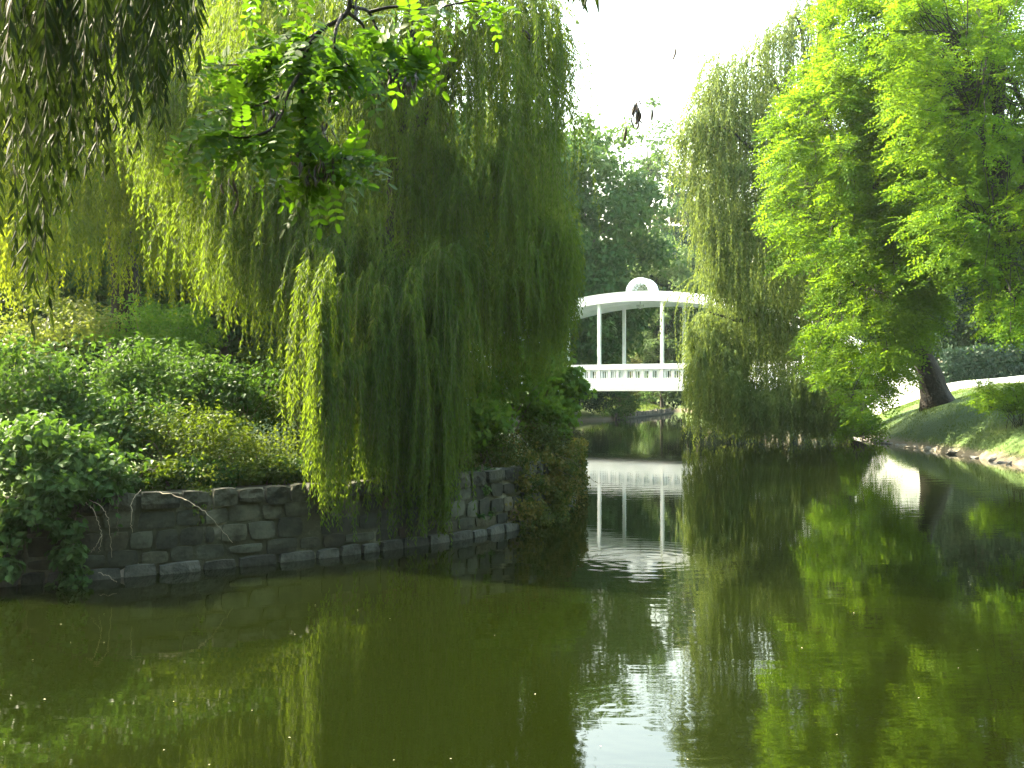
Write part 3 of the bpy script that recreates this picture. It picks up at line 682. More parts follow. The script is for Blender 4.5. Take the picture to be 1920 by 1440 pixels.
tufts = [  # px, py_top, Y, py_bottom, half width
    (1320, 588, 35.0, 812, .50), (1340, 590, 35.3, 828, .5), (1308, 600, 35.2, 700, .4), (1355, 600, 35.6, 828, .55), (1300, 620, 35.0, 690, .35),(1335, 640, 34.8, 825, .4),
    (1480, 692, 34.4, 826, .7), (1510, 688, 34.6, 828, .7), (1450, 705, 34.5, 828, .6), (1540, 700, 34.8, 828, .6), (1425, 740, 34.6, 828, .5), (1500, 720, 34.2, 826, .5), (1420, 760, 34.4, 828, .4),
    (1565, 720, 35.4, 826, .5), (1530, 740, 34.4, 826, .5), (1470, 740, 34.0, 826, .5),
    (1310, 215, 35.0, 360, .55), (1300, 230, 35.2, 400, .5), (1325, 205, 35.4, 470, .6), (1345, 130, 36, 420, .7), (1365, 118, 36, 470, .8), (1390, 115, 36.4, 480, .8), (1330, 160, 35.8, 380, .6),
    (1420, 90, 36.6, 400, .7), (1440, 60, 36.8, 380, .7), (1465, 45, 37, 330, .7), (1490, 25, 37, 330, .8), (1520, 10, 37.2, 300, .8), (1500, -20, 37.4, 260, .7), (1545, -10, 37.6, 260, .8),
    (1310, 330, 35.0, 500, .45), (1330, 380, 35.0, 560, .5), (1340, 420, 35.2, 580, .5), (1355, 300, 35.2, 540, .55), (1375, 310, 35.0, 560, .6), (1400, 305, 35.2, 560, .6),
    (1415, 312, 35.0, 470, .55), (1440, 320, 35.4, 520, .6), (1390, 400, 35.0, 640, .6), (1360, 470, 35.0, 680, .5), (1380, 500, 35.2, 720, .55), (1410, 420, 35.2, 700, .6), (1440, 440, 35.4, 720, .6),
    (1470, 420, 35.8, 720, .7), (1480, 360, 36, 560, .6), (1500, 480, 36, 760, .6), (1460, 520, 35.6, 760, .6), (1430, 560, 35.8, 800, .55), (1400, 560, 36.2, 820, .55), (1450, 600, 36, 826, .6), (1380, 620, 36, 820, .4),
    (1405, 650, 36.4, 824, .45), (1520, 560, 36.6, 800, .6), (1480, 580, 36.4, 800, .6), (1540, 400, 37, 640, .7), (1510, 330, 37, 560, .7), (1460, 230, 36.6, 470, .7), (1500, 180, 37, 440, .7), (1430, 200, 36.4, 430, .7),
    (1540, 200, 37.4, 470, .8), (1395, 220, 36.2, 430, .7), (1350, 225, 35.6, 430, .6), (1375, 180, 36, 400, .7), (1345, 520, 35.4, 600, .35)]
rows = []
for t in tufts:
    rows.append(t); rows.append((t[0] + rng.normal(0, 8), t[1] + rng.uniform(0, 50), t[2] + rng.uniform(.1, 1.0), t[3] - rng.uniform(0, 40), t[4]))
for px in np.arange(1305, 1600, 9.0):
    for _ in range(2): rows.append((px + rng.normal(0, 4), np.interp(px, [1305, 1330, 1375, 1420, 1480, 1560, 1600], [640, 610, 640, 740, 700, 720, 740]) + rng.uniform(0, 60), rng.uniform(33.4, 35.6), 846, .30))
rows += [(rng.uniform(1330, 1600), rng.uniform(60, 640), rng.uniform(37.5, 41), 0, .8) for _ in range(32)]
rows = [(a, b, c, d if d else min(b + rng.uniform(160, 260), 810), e) for a, b, c, d, e in rows]
B, Tw = Bag(), Bag()
bunches(B, None, rng, rows, (12.5, 38.5), 0.17, .051, .082, per=20, spread=.6)
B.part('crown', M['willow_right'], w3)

# ------------------------------------------------------------------ locust trees on the right bank
def locust(name, label, trunk_pts, r0, poly, Yr, n, per, seed, leafL, size, extra=(), hub=None):
    rng = np.random.default_rng(seed)
    base = np.asarray(trunk_pts[0]); t = empty(name, tuple(base)); tag(t, label, 'tree')
    trunk_part(t, trunk_pts, r0, r0 * .40, M['bark'], 1.65, 16)
    poly = np.asarray(poly, float); lo, hi = poly.min(0), poly.max(0); tips = []
    while len(tips) < n:
        px, py = rng.uniform(lo[0], hi[0]), rng.uniform(lo[1], hi[1])
        if not in_poly(np.array([px]), np.array([py]), poly)[0]: continue
        q = P(px, py, rng.uniform(*Yr))
        if len(tips) > 8 and min(np.linalg.norm((q - k) * np.array([1, .6, 1.4])) for k in tips[-60:]) < size * .55 and rng.random() < .8: continue
        if q[2] < H(q[0], q[1]) + .35 or q[2] < .35: continue
        tips.append(q)
    tips = np.array(tips + [P(*e) for e in extra])
    hubs = np.array(hub); B, Tw, Br = Bag(), Bag(), Bag()
    # main limbs from the trunk to the hubs, twigs from hubs to sprays
    paths = []
    for hb in hubs:
        Lb = Bag(); k = np.asarray(trunk_pts[min(len(trunk_pts) - 1, 1 + rng.integers(0, len(trunk_pts) - 1))])
        mid = k * .5 + hb * .5 + np.array([0, 0, .5]); p = smooth_path([k, mid, hb], 6, .05, rng)
        Lb.add(*tube(p, np.linspace(r0 * .34, r0 * .10, len(p)), 7)); Lb.part('limb', M['bark'], t, smooth=True); paths.append(p)
    d2 = np.linalg.norm(tips[:, None] - hubs[None], axis=2); near = d2.argmin(1); dirs = []
    for q, j in zip(tips, near):
        hb = hubs[j]; v = q - hb; v[2] *= .4; v += np.array([-.35, -.2, 0]); dirs.append(nrmz(v))
        pj = paths[j]; hb = pj[min(len(pj) - 1, int(len(pj) * rng.uniform(.42, 1.0)))]
        p = smooth_path([hb, hb * .45 + q * .55 + np.array([0, 0, .18 * d2[0, j] * .2]), q], 3, .04, rng)
        Br.add(*tube(p, np.linspace(.022, .008, len(p)), 4))
    sprays(B, Tw, rng, tips, dirs, rng.uniform(.75, 1.3, len(tips)) * size, per, leafL, 7, rng.uniform(.15, .85, len(tips)), lw=.56)
    B.part('crown', M['locust'], t); Tw.V += Br.V; Tw.T += [q + Tw.n for q in Br.T]; Tw.t += Br.t; Tw.part('twig', M['bark'], t)
    return t
tb = np.array([16.75, 35.6, H(16.75, 35.6) - .15])
locust('locust_tree', 'leaning locust tree with dark trunk and bright feathery crown on the grass bank',
       [tb, P(1745, 712, 35.3), P(1728, 655, 35.0), P(1712, 560, 34.6), P(1690, 430, 34.2), P(1690, 250, 34), P(1700, 60, 34)], .43,
       [(1560, -60), (1535, 60), (1470, 170), (1435, 250), (1435, 330), (1450, 430), (1445, 500), (1560, 490), (1525, 570), (1490, 645), (1520, 690), (1560, 730), (1590, 790), (1640, 770),
        (1690, 680), (1720, 640), (1760, 590), (1800, 540), (1860, 480), (1900, 300), (1900, -60)], (27.6, 33.8), 590, 54, 31, .37, .66,
       extra=[(1560 + 13 * i, 600 + 17 * ((i * 5) % 7), 31.5 + .4 * (i % 3)) for i in range(14)] + [(1575 + 27 * (i % 8), -20 + 62 * (i // 8) + 17 * (i % 3), 27.0 + .5 * (i % 4)) for i in range(72)] + [(1590, 790, 33.5), (1580, 800, 33.4), (1630, 790, 34), (1640, 815, 34.2), (1615, 745, 33.6), (1660, 730, 34), (1600, 715, 33)],
       hub=[P(1590, 180, 33), P(1500, 290, 32), P(1590, 290, 32), P(1560, 420, 32), P(1640, 420, 33), P(1600, 560, 32), P(1650, 620, 33), P(1590, 690, 33), P(1720, 480, 33), P(1680, 330, 33), P(1770, 300, 33),
            P(1650, 110, 33), P(1740, 120, 33), P(1820, 180, 33), P(1800, 430, 33), P(1620, 20, 33)])
locust('locust_tree', 'second locust tree at the right edge with dark trunk and hanging sunlit sprays',
       [np.array([15.9, 26.5, H(15.9, 26.5) - .1]), P(1945, 640, 27), P(1890, 520, 27.5), P(1872, 330, 28), P(1880, 120, 28)], .34,
       [(1650, -60), (1630, 60), (1670, 180), (1650, 300), (1690, 400), (1740, 500), (1830, 590), (1890, 640), (2040, 560), (2080, -60)], (23.2, 28.8), 300, 52, 32, .32, .60,
       hub=[P(1800, 60, 26), P(1860, 60, 26), P(1820, 240, 26), P(1880, 260, 26), P(1830, 400, 26), P(1900, 430, 26), P(1880, 520, 26), P(1960, 300, 26), P(1960, 100, 26)])

# low locust sapling at the right edge
rng = np.random.default_rng(33)
ls = empty('locust_sapling', (14.9, 27.0, H(14.9, 27.0))); tag(ls, 'low bright green locust sapling on the bank at the right edge', 'shrub')
tips = np.array([P(rng.uniform(1835, 1960), rng.uniform(718, 762), rng.uniform(26, 28)) for _ in range(26)])
B, Tw = Bag(), Bag()
sprays(B, Tw, rng, tips, [nrmz(q - np.array([15.3, 27, 1.3])) for q in tips], rng.uniform(.3, .5, len(tips)), 34, .26, 9, rng.uniform(.5, .95, len(tips)))
limbs('stem', M['bark'], ls, [([np.array([15.0, 27.0, H(15, 27) - .05]) + rng.normal(0, .12, 3) * np.array([1, 1, 0]), np.array([15, 27, 1.2]) * .6 + q * .4, q], .008, .004) for q in tips[:12]], 5)
B.part('foliage', M['locust'], ls); Tw.part('twig', M['bark'], ls)

# ------------------------------------------------------------------ trees behind
rng = np.random.default_rng(41)
BG = 'trees standing behind the bridge'
def far_copy(src, name, label, loc, sxy, sz, rot, mat=None, group=None):
    z = H(*loc); r = src.copy(); COL.objects.link(r); r.name = name; r.location = (loc[0], loc[1], z - .1); r.scale = (sxy, sxy, sz); r.rotation_euler = (0, 0, rot)
    tag(r, label, 'tree', group)
    for ch in src.children:
        c = ch.copy(); COL.objects.link(c); c.parent = r
        if mat is not None and ch.name.startswith('crown'): c.material_slots[0].link = 'OBJECT'; c.material_slots[0].material = mat
    return r
RB = 'trees behind the right bank'; IB = 'trees behind the island'
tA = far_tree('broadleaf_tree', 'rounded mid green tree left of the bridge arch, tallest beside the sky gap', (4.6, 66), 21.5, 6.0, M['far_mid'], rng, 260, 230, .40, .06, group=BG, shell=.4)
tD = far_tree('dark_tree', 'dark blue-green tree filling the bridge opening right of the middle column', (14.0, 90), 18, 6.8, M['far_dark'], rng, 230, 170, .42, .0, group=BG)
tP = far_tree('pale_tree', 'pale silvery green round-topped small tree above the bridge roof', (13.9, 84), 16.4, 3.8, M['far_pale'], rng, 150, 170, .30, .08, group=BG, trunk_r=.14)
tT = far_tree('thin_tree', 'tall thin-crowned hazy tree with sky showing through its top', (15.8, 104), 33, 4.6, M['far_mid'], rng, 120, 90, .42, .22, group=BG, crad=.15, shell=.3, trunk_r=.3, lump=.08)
far_copy(tA, 'broadleaf_tree', 'mid green tree behind the big willow, partly hidden by its fronds', (-4.5, 62), 1.0, 1.0, 2.1, group=BG)
far_copy(tT, 'olive_tree', 'olive tinted airy tree beside the tall pale willow fronds', (22, 106), 1.2, .95, 2.0, M['far_autumn'], BG)
far_copy(tD, 'dark_tree', 'dark green tall tree right of the bridge roof behind the willow', (23, 96), .9, 1.3, 1.3, group=BG)
far_copy(tD, 'dark_tree', 'dark leafy tree behind the right willow, seen through gaps', (27, 74), .95, 1.2, 2.6, group=RB)
far_copy(tA, 'broadleaf_tree', 'deep green tree behind the leaning locust and its trunk', (29, 60), 1.05, .95, 4.0, group=RB)
far_copy(tD, 'dark_tree', 'shadowy tree at the far right behind the white path', (36, 57), .9, 1.05, 5.0, group=RB)
far_copy(tD, 'dark_tree', 'dark tree behind the locust trunk above the path', (27.5, 53), .55, .7, 1.0, group=RB)
far_copy(tA, 'broadleaf_tree', 'dense green tree deep behind the left willows', (-12, 38), 1.0, .85, .7, group=IB)
far_copy(tD, 'dark_tree', 'dark tree behind the island at the left edge', (-21, 36), 1.0, .95, 3.3, group=IB)
far_copy(tA, 'broadleaf_tree', 'leafy tree behind the middle of the big willow curtain', (-5, 35), .8, .68, 5.2, group=IB)
far_copy(tA, 'broadleaf_tree', 'green tree behind the yellow willow at the left', (-16, 30), .85, .80, 2.9, group=IB)
def wood(name, label, pts, n, hlo, hhi, mat, ll, seed, dep):
    r = np.random.default_rng(seed); p = smooth_path(np.array(pts, float), 30); k = r.integers(0, len(p) - 1, n); f = r.uniform(0, 1, (n, 1))
    q = p[k] * (1 - f) + p[k + 1] * f; q = q + r.normal(0, dep, q.shape)
    hgt = hlo + (hhi - hlo) * (.5 + .5 * np.sin(q[:, 0] * .33 + 1.2 * np.sin(q[:, 1] * .21))); z = height(q[:, 0], q[:, 1]) + hgt * r.uniform(0, 1, n) ** .8
    nr = nrmz(np.stack([r.normal(0, .6, n), r.normal(-.5, .6, n), r.normal(.5, .5, n)], -1))
    B = Bag(); B.add(*leaves('oval', np.stack([q[:, 0], q[:, 1], z], -1), r.normal(0, 1, (n, 3)), nr, ll * r.uniform(.6, 1.3, n), ll * .7, r.uniform(0, 1, n)))
    o = B.part(name, mat); tag(o, label, 'wood', kind='stuff')
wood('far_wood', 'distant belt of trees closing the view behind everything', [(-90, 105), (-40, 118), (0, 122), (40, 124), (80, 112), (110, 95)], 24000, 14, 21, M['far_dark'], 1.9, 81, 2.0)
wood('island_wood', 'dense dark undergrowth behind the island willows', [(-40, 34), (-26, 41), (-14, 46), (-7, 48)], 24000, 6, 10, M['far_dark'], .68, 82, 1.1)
wood('sky_blocker_leaves', 'unseen leaf belt added behind the viewer to block sky light', [(-40, -3), (-22, -9), (-6, -11), (10, -11), (26, -6), (34, 8)], 14000, 12, 17, M['far_dark'], 1.4, 83, 1.8)  # out-of-view leaf mass added to keep sky light off wall and water
# undergrowth on the far bank and under the bridge
far_tree('overhanging_bush', 'dark bush leaning over the far water under the left of the bridge', (4.2, 62), 3.0, 2.6, M['far_dark'], rng, 90, 110, .16, -.15, cat='bush', trunk_r=.06, up=.3)
far_tree('green_bush', 'bluish green bush by the far bank beneath the bridge deck', (7.6, 64.5), 2.8, 1.6, M['far_mid'], rng, 60, 110, .14, -.1, cat='bush', trunk_r=.05)
far_tree('green_bush', 'leafy bush behind the left bridge columns', (5.5, 70), 7, 3.2, M['far_mid'], rng, 100, 120, .22, -.05, cat='bush', trunk_r=.08)
far_tree('young_tree', 'yellowish young tree behind the middle bridge column', (9.2, 71), 5.6, 1.2, M['far_autumn'], rng, 45, 110, .16, .05, cat='tree', trunk_r=.05)
far_tree('young_tree', 'small sapling on the grass beyond the palisade', (11.6, 78), 2.2, .7, M['far_mid'], rng, 24, 70, .12, .15, cat='tree', trunk_r=.03)
far_tree('dark_bush', 'dark shrub mass on the bank behind the right willow fronds', (19.8, 52), 5, 2.6, M['far_dark'], rng, 80, 110, .22, -.1, cat='bush', trunk_r=.07)

# clipped hedge beyond the path
rng = np.random.default_rng(44)
hg = empty('hedge', (28, 50, H(28, 50))); tag(hg, 'dark clipped hedge beyond the white path at the right', 'hedge')
n = 14000; s = rng.uniform(0, 1, n); hx = 23 + 18 * s; hy = 48.5 + 3.5 * s; zz = rng.uniform(0, 1, n) ** .9 * 1.9
pz = height(hx, hy) + zz; fr = rng.uniform(-.35, .35, n)
B = Bag(); nr = nrmz(np.stack([rng.normal(0, .5, n), -np.ones(n) + rng.normal(0, .5, n), rng.normal(.3, .5, n)], -1))
B.add(*leaves('oval', np.stack([hx, hy + fr, pz], -1), np.stack([rng.normal(0, .5, n), rng.normal(0, .4, n), rng.normal(.6, .6, n)], -1), nr, .22, .12, rng.uniform(0, 1, n)))
B.part('foliage', M['hedge'], hg)
B = Bag()
for s in np.linspace(.02, .98, 20):
    x, y = 23 + 18 * s, 48.5 + 3.5 * s; z = H(x, y); B.add(*tube([(x, y, z - .1), (x + .05, y, z + 1.0), (x, y, z + 1.7)], [.04, .03, .015], 5))
B.part('stems', M['bark'], hg)

# ------------------------------------------------------------------ palisade at the far bank
rng = np.random.default_rng(45)
pal = empty('palisade', (10, 71, 0)); tag(pal, 'low palisade of grey stakes holding the far bank beneath the bridge', 'palisade')
V, Qd = box_vt(-.075, .075, -.06, .06, -.5, .5)
stk = mesh_np('stake', V, Qd, M['stake'])
A0, A1, A2 = np.array([7.3, 63.6]), np.array([11, 73.4]), np.array([14.6, 83.4])
pts = smooth_path(np.array([A0, A1, A2]), 60); L_ = np.concatenate([[0], np.cumsum(np.linalg.norm(np.diff(pts, axis=0), axis=1))])
for s in np.arange(0, L_[-1], .20):
    x, y = np.interp(s, L_, pts[:, 0]), np.interp(s, L_, pts[:, 1])
    o = link('stake', stk, pal); o.location = (x - 10 + rng.normal(0, .03), y - 71, -.08 + rng.normal(0, .05)); o.rotation_euler = (rng.normal(0, .04), rng.normal(0, .05), .4 + rng.normal(0, .2))
B = Bag(); ln = np.stack([pts[:, 0] + .18, pts[:, 1] - .05, np.full(len(pts), .05)], -1)
B.add(*tube(ln, .09, 6)); B.part('waterline_log', M['footing'], pal)

# ------------------------------------------------------------------ rocks along the right shore
rng = np.random.default_rng(46)
rk = empty('shore_edging', (13.7, 27, 0)); tag(rk, 'ragged row of pale rocks along the right bank waterline', 'rocks')
import bmesh
def rock_mesh(seed):
    r = np.random.default_rng(seed); bm = bmesh.new(); bmesh.ops.create_icosphere(bm, subdivisions=1, radius=1)
    for v in bm.verts: v.co *= r.uniform(.75, 1.2)
    me = bpy.data.meshes.new('rock'); bm.to_mesh(me); bm.free(); me.materials.append(M['rock']); return me
RM = [rock_mesh(i) for i in range(5)]
seg = smooth_path(np.array([(13.7, 21), (13.5, 23.7), (14.0, 30), (14.2, 35), (15.3, 40), (17, 45)]), 40); L_ = np.concatenate([[0], np.cumsum(np.linalg.norm(np.diff(seg, axis=0), axis=1))])
for s in np.arange(0, L_[-1], .34):
    if rng.random() < .30: continue
    x, y = np.interp(s, L_, seg[:, 0]), np.interp(s, L_, seg[:, 1])
    o = link('rock', RM[rng.integers(0, 5)], rk); o.location = (x - 13.7 + rng.normal(0, .07), y - 27, rng.uniform(-.02, .07))
    o.scale = (rng.uniform(.10, .22), rng.uniform(.14, .3), rng.uniform(.05, .12)); o.rotation_euler = (rng.normal(0, .2), rng.normal(0, .2), rng.uniform(0, 3))

# ------------------------------------------------------------------ grass
rng = np.random.default_rng(47)
M['grass'] = leaf_mat('grass_blade', (.05,.095,.014), (.075,.13,.018), (.12,.155,.03), (.18,.26,.02), .42, .5, .3)
n = 66000; x = rng.uniform(13.2, 27, n); y = 21 + 25 * rng.uniform(0, 1, n)
s, k = shore(x, y); keep = (s > .12) & (s < 9.5)
# worn bare patches and the path stay free
wn_ = np.sin(x * 1.1 + 1.3) * np.sin(y * .8) + .5 * np.sin(x * 2.7 - y * 1.9)
keep &= (wn_ + rng.normal(0, .5, n)) > -.75
keep &= ~((x > 16.6) & (np.abs(y - np.interp(x, [16.9, 18.2, 19.8, 22, 25, 30], [47.2, 44.4, 42.8, 42.2, 42.6, 44])) < 1.0))
x, y = x[keep], y[keep]; n = len(x); z = height(x, y)
ax = np.stack([rng.normal(0, .35, n), rng.normal(0, .35, n), np.ones(n)], -1); nr = rng.normal(0, 1, (n, 3)); nr[:, 2] *= .2
tuft = .75 + .5 * (np.sin(x * 3.1) * np.sin(y * 2.3))
B = Bag(); B.add(*leaves('sliver', np.stack([x, y, z - .01], -1), ax, nr, .10 * tuft * rng.uniform(.6, 1.5, n), .018, rng.uniform(0, 1, n)))
gr = B.part('bank_grass', M['grass']); tag(gr, 'short sunlit grass covering the right bank', 'grass', kind='stuff')
n = 16000; x = rng.uniform(6, 22, n); y = rng.uniform(62, 92, n); s, k = shore(x, y); keep = (s > .15) & (s < 12); x, y = x[keep], y[keep]; n = len(x)
B = Bag(); B.add(*leaves('sliver', np.stack([x, y, height(x, y) - .01], -1), np.stack([rng.normal(0, .3, n), rng.normal(0, .3, n), np.ones(n)], -1), rng.normal(0, 1, (n, 3)), .26, .06, rng.uniform(0, 1, n)))
gr = B.part('far_grass', M['grass']); tag(gr, 'grass on the far bank seen under the bridge', 'grass', kind='stuff')

# ------------------------------------------------------------------ island shrubs
def shrub(name, label, px, py, Y, hw, hh, mat, ll, lw, tpl, seed, n=34, per=95, drape=(), tint=(.2, .8), group='shrubs crowding the island', up=.6, crad=.34, dep=None, stems=7):
    rng = np.random.default_rng(seed); c = P(px, py, Y); zg = H(c[0], c[1]); base = np.array([c[0], c[1], max(zg, .8)])
    t = empty(name, tuple(base)); tag(t, label, 'shrub', group)
    C = crown_points(rng, c, (hw, dep or hw * .8, hh), n, .25, .35)
    C = np.vstack([C] + [np.array([P(*d)]) + rng.normal(0, .06, (3, 3)) for d in drape]) if len(drape) else C
    R = rng.uniform(.7, 1.3, len(C)) * crad; R[n:] *= .55
    B = Bag(); tn = rng.uniform(*tint, len(C))
    clump_leaves(B, rng, C, R, per, ll, lw, tn, tpl, .7, up)
    sp = []
    for q in C[rng.choice(len(C), min(stems, len(C)), replace=False)]:
        b = base + np.array([rng.normal(0, .15), rng.normal(0, .1), -.06]); sp.append(([b, b * .4 + q * .6 + np.array([0, 0, .15]), q], .012, .004))
    limbs('stem', M['dry_vine'], t, sp, 5)
    B.part('foliage', mat, t)
    return t
shrub('bramble', 'bramble with large dull green leaves spilling over the wall at the left edge', 55, 850, 9.5, .55, .42, M['bramble'], .085, .06, 'leaf', 1, 34, 80,
      drape=[(20, 950, 9.0), (60, 930, 9.0), (110, 920, 9.1), (5, 1010, 8.95), (30, 985, 9.0), (10, 1060, 8.9), (150, 905, 9.2), (90, 965, 9.1), (-20, 1030, 8.9)], tint=(.3, .9))
shrub('bramble', 'leafy bramble tuft hanging over the wall right of the corner spill', 165, 880, 9.75, .36, .20, M['bramble'], .085, .06, 'leaf', 2, 18, 70,
      drape=[(150, 915, 9.35), (180, 925, 9.4), (125, 930, 9.3), (205, 900, 9.5), (128, 990, 9.25), (132, 1040, 9.22), (135, 1075, 9.2)], tint=(.35, .9))
shrub('bramble', 'tall bramble mound at the left behind the corner spill', 70, 740, 11.2, .9, .62, M['bramble'], .08, .055, 'leaf', 3, 46, 90, tint=(.3, .9))
shrub('sunny_shrub', 'yellowish sunlit shrub under the yellow willow at the left', 95, 610, 15.5, 1.1, .55, M['rosy'], .075, .05, 'oval', 4, 44, 80, tint=(.2, .95))
shrub('nettle_patch', 'pale glinting leaves of the nettles in the middle of the left thicket', 290, 700, 12.4, 1.05, .42, M['bramble'], .07, .042, 'leaf', 5, 60, 95, tint=(.45, 1.0))
shrub('elder_shrub', 'dark leafed shrub above the wall below the glinting nettles', 330, 820, 11.0, .8, .42, M['shrub_fine'], .055, .034, 'oval', 6, 46, 100, tint=(.1, .6))
shrub('elder_shrub', 'bluish green shrub between the nettles and the willow curtain', 450, 735, 12.6, .85, .50, M['bramble'], .07, .05, 'leaf', 7, 46, 90, tint=(.15, .7))
shrub('yellowing_shrub', 'low yellow speckled shrub along the wall top left of the hanging fronds', 450, 850, 11.1, .8, .30, M['shrub_fine'], .045, .028, 'oval', 8, 40, 100, tint=(.35, 1.0),
      drape=[(365, 915, 10.15), (372, 935, 10.15)])
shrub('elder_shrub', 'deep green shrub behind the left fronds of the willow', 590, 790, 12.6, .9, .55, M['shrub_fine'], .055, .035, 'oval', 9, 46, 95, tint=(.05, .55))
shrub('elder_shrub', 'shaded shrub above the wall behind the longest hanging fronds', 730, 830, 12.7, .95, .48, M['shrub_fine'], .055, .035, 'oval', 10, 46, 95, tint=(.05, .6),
      drape=[(640, 925, 11.25), (655, 950, 11.25), (650, 985, 11.2), (648, 1015, 11.2)])
shrub('elder_shrub', 'mid green shrub in the middle of the island right of the trunk', 850, 740, 14.4, 1.0, .6, M['sapling'], .065, .042, 'leaf', 11, 46, 90, tint=(.2, .8))
shrub('maple_sapling', 'maple sapling with pointed leaves near the right end of the island', 940, 700, 15.2, .75, .75, M['sapling'], .115, .10, 'maple', 12, 40, 34, tint=(.3, .9), crad=.36)
shrub('maple_sapling', 'rightmost maple sapling leaning out in front of the bridge parapet', 1015, 710, 16.4, .50, .62, M['sapling'], .115, .10, 'maple', 13, 34, 34, tint=(.3, .95), crad=.36,
      drape=[(1075, 700, 16.2), (1080, 730, 16.2), (1060, 760, 16.0), (1085, 715, 16.3)])
shrub('creeper', 'brown tinged creeper tumbling down the wall at the right end', 925, 875, 13.6, .50, .45, M['vine'], .05, .042, 'leaf', 14, 36, 85, tint=(.1, 1.0),
      drape=[(930, 930, 12.95), (945, 955, 13.0), (960, 900, 13.1), (925, 975, 12.9), (965, 965, 13.1), (985, 940, 13.3), (950, 985, 13.0), (975, 990, 13.1), (1000, 975, 13.3)])
shrub('creeper', 'green creeper mound overhanging the island tip in front of the bridge water', 1005, 840, 14.8, .45, .38, M['vine'], .05, .042, 'leaf', 15, 36, 90, tint=(0., .75),
      drape=[(1030, 890, 14.4), (1045, 900, 14.5), (1050, 870, 14.6), (1020, 930, 14.2), (1035, 950, 14.1), (1020, 985, 13.6), (1040, 980, 13.7), (1000, 1000, 13.3), (1010, 905, 14.2), (1055, 880, 14.6)])
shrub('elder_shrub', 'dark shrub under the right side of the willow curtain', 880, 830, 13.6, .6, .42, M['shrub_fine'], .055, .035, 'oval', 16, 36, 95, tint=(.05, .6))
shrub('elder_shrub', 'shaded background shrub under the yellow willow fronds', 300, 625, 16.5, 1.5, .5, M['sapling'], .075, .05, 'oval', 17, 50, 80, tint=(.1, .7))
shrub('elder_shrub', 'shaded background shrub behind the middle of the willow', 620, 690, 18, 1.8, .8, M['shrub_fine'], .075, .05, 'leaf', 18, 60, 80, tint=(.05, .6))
shrub('elder_shrub', 'green thicket behind the maple saplings', 930, 640, 21, 1.5, 1.2, M['sapling'], .085, .06, 'oval', 19, 60, 80, tint=(.1, .7))
shrub('bramble', 'sprawling bramble beneath the nettles near the left of the wall', 215, 800, 11.0, .62, .40, M['bramble'], .08, .055, 'leaf', 20, 36, 85, tint=(.15, .75))

for i, (px, py, Y, lb, mt) in enumerate(((200, 905, 10.0, 'low weeds on the capstones right of the left corner bramble', 'bramble'), (290, 893, 10.25, 'low dark weeds above the slanting dry stalk', 'shrub_fine'),
        (385, 888, 10.6, 'low leafy weeds above the trailing shoot on the wall', 'bramble'), (480, 885, 10.9, 'low weeds on the wall top left of the hanging fronds', 'shrub_fine'),
        (560, 880, 11.2, 'low weeds on the wall top behind the first hanging fronds', 'bramble'), (660, 878, 11.6, 'low weeds on the wall top between the hanging fronds', 'shrub_fine'),
        (760, 870, 12.1, 'low weeds on the wall top behind the longest fronds', 'bramble'), (845, 860, 12.7, 'low weeds on the wall top left of the brown creeper', 'vine'))):
    shrub('low_shrub', lb, px, py, Y, .42, .13, M[mt], .06, .042, 'oval', 90 + i, 26, 70, tint=(.1, .7), group='low weeds along the wall top', crad=.17, dep=.34, stems=5)
shrub('creeper', 'dark creeper curtain covering the wall end above the waterline', 975, 905, 13.75, .30, .34, M['vine'], .05, .042, 'oval', 99, 30, 80, tint=(0., .8), crad=.20, dep=.25,
      drape=[(960, 940, 13.15), (975, 960, 13.2), (1000, 950, 13.4), (990, 985, 13.25), (1015, 960, 13.6), (940, 920, 13.0), (1030, 925, 14.0)])
shrub('maple_sapling', 'low maple sapling between the willow fronds and the brown creeper', 900, 800, 13.4, .42, .36, M['sapling'], .10, .085, 'maple', 101, 26, 36, tint=(.3, .95), crad=.26)
shrub('hazel_bush', 'bright leafy bush at the island tip above the creeper mound', 1020, 785, 15.4, .36, .34, M['sapling'], .075, .058, 'leaf', 102, 34, 70, tint=(.35, 1.0), crad=.22,
      drape=[(1060, 790, 15.2), (1070, 810, 15.0), (1062, 770, 15.4)])
shrub('creeper', 'mixed green and yellow creeper cascading over the last stretch of wall', 1030, 880, 14.6, .26, .26, M['vine'], .055, .046, 'leaf', 103, 26, 80, tint=(.1, 1.0), crad=.18, dep=.35,
      drape=[(1040, 915, 14.5), (1030, 945, 14.4), (1015, 970, 14.0), (1045, 945, 14.7), (1050, 915, 15.0), (1035, 965, 14.3), (1005, 930, 13.9), (985, 915, 13.6), (960, 925, 13.2), (1025, 990, 13.9)])
shrub('creeper', 'leafy creeper hanging on the wall right of the longest fronds', 880, 895, 12.75, .30, .12, M['bramble'], .055, .044, 'leaf', 104, 20, 60, tint=(.2, .9), crad=.14, dep=.2,
      drape=[(868, 930, 12.35), (885, 945, 12.45), (900, 925, 12.55), (895, 970, 12.45), (915, 950, 12.6)])
rng = np.random.default_rng(105)
cv = empty('creeper', (.5, 14.2, .85)); tag(cv, 'broad mixed creeper sheet clothing the wall round the island tip', 'shrub', 'shrubs crowding the island')
sa = float(ws[np.argmin(np.linalg.norm(wp - np.array([-.1, 12.8]), axis=1))]); sb_ = float(ws[np.argmin(np.abs(wp[:, 1] - 18.5))])
C = []
for _ in range(150):
    p, o = wat(sa + (sb_ - sa) * rng.uniform(0, 1) ** .8); q = p + o * rng.uniform(.08, .24); C.append((q[0], q[1], rng.uniform(.02, 1.05)))
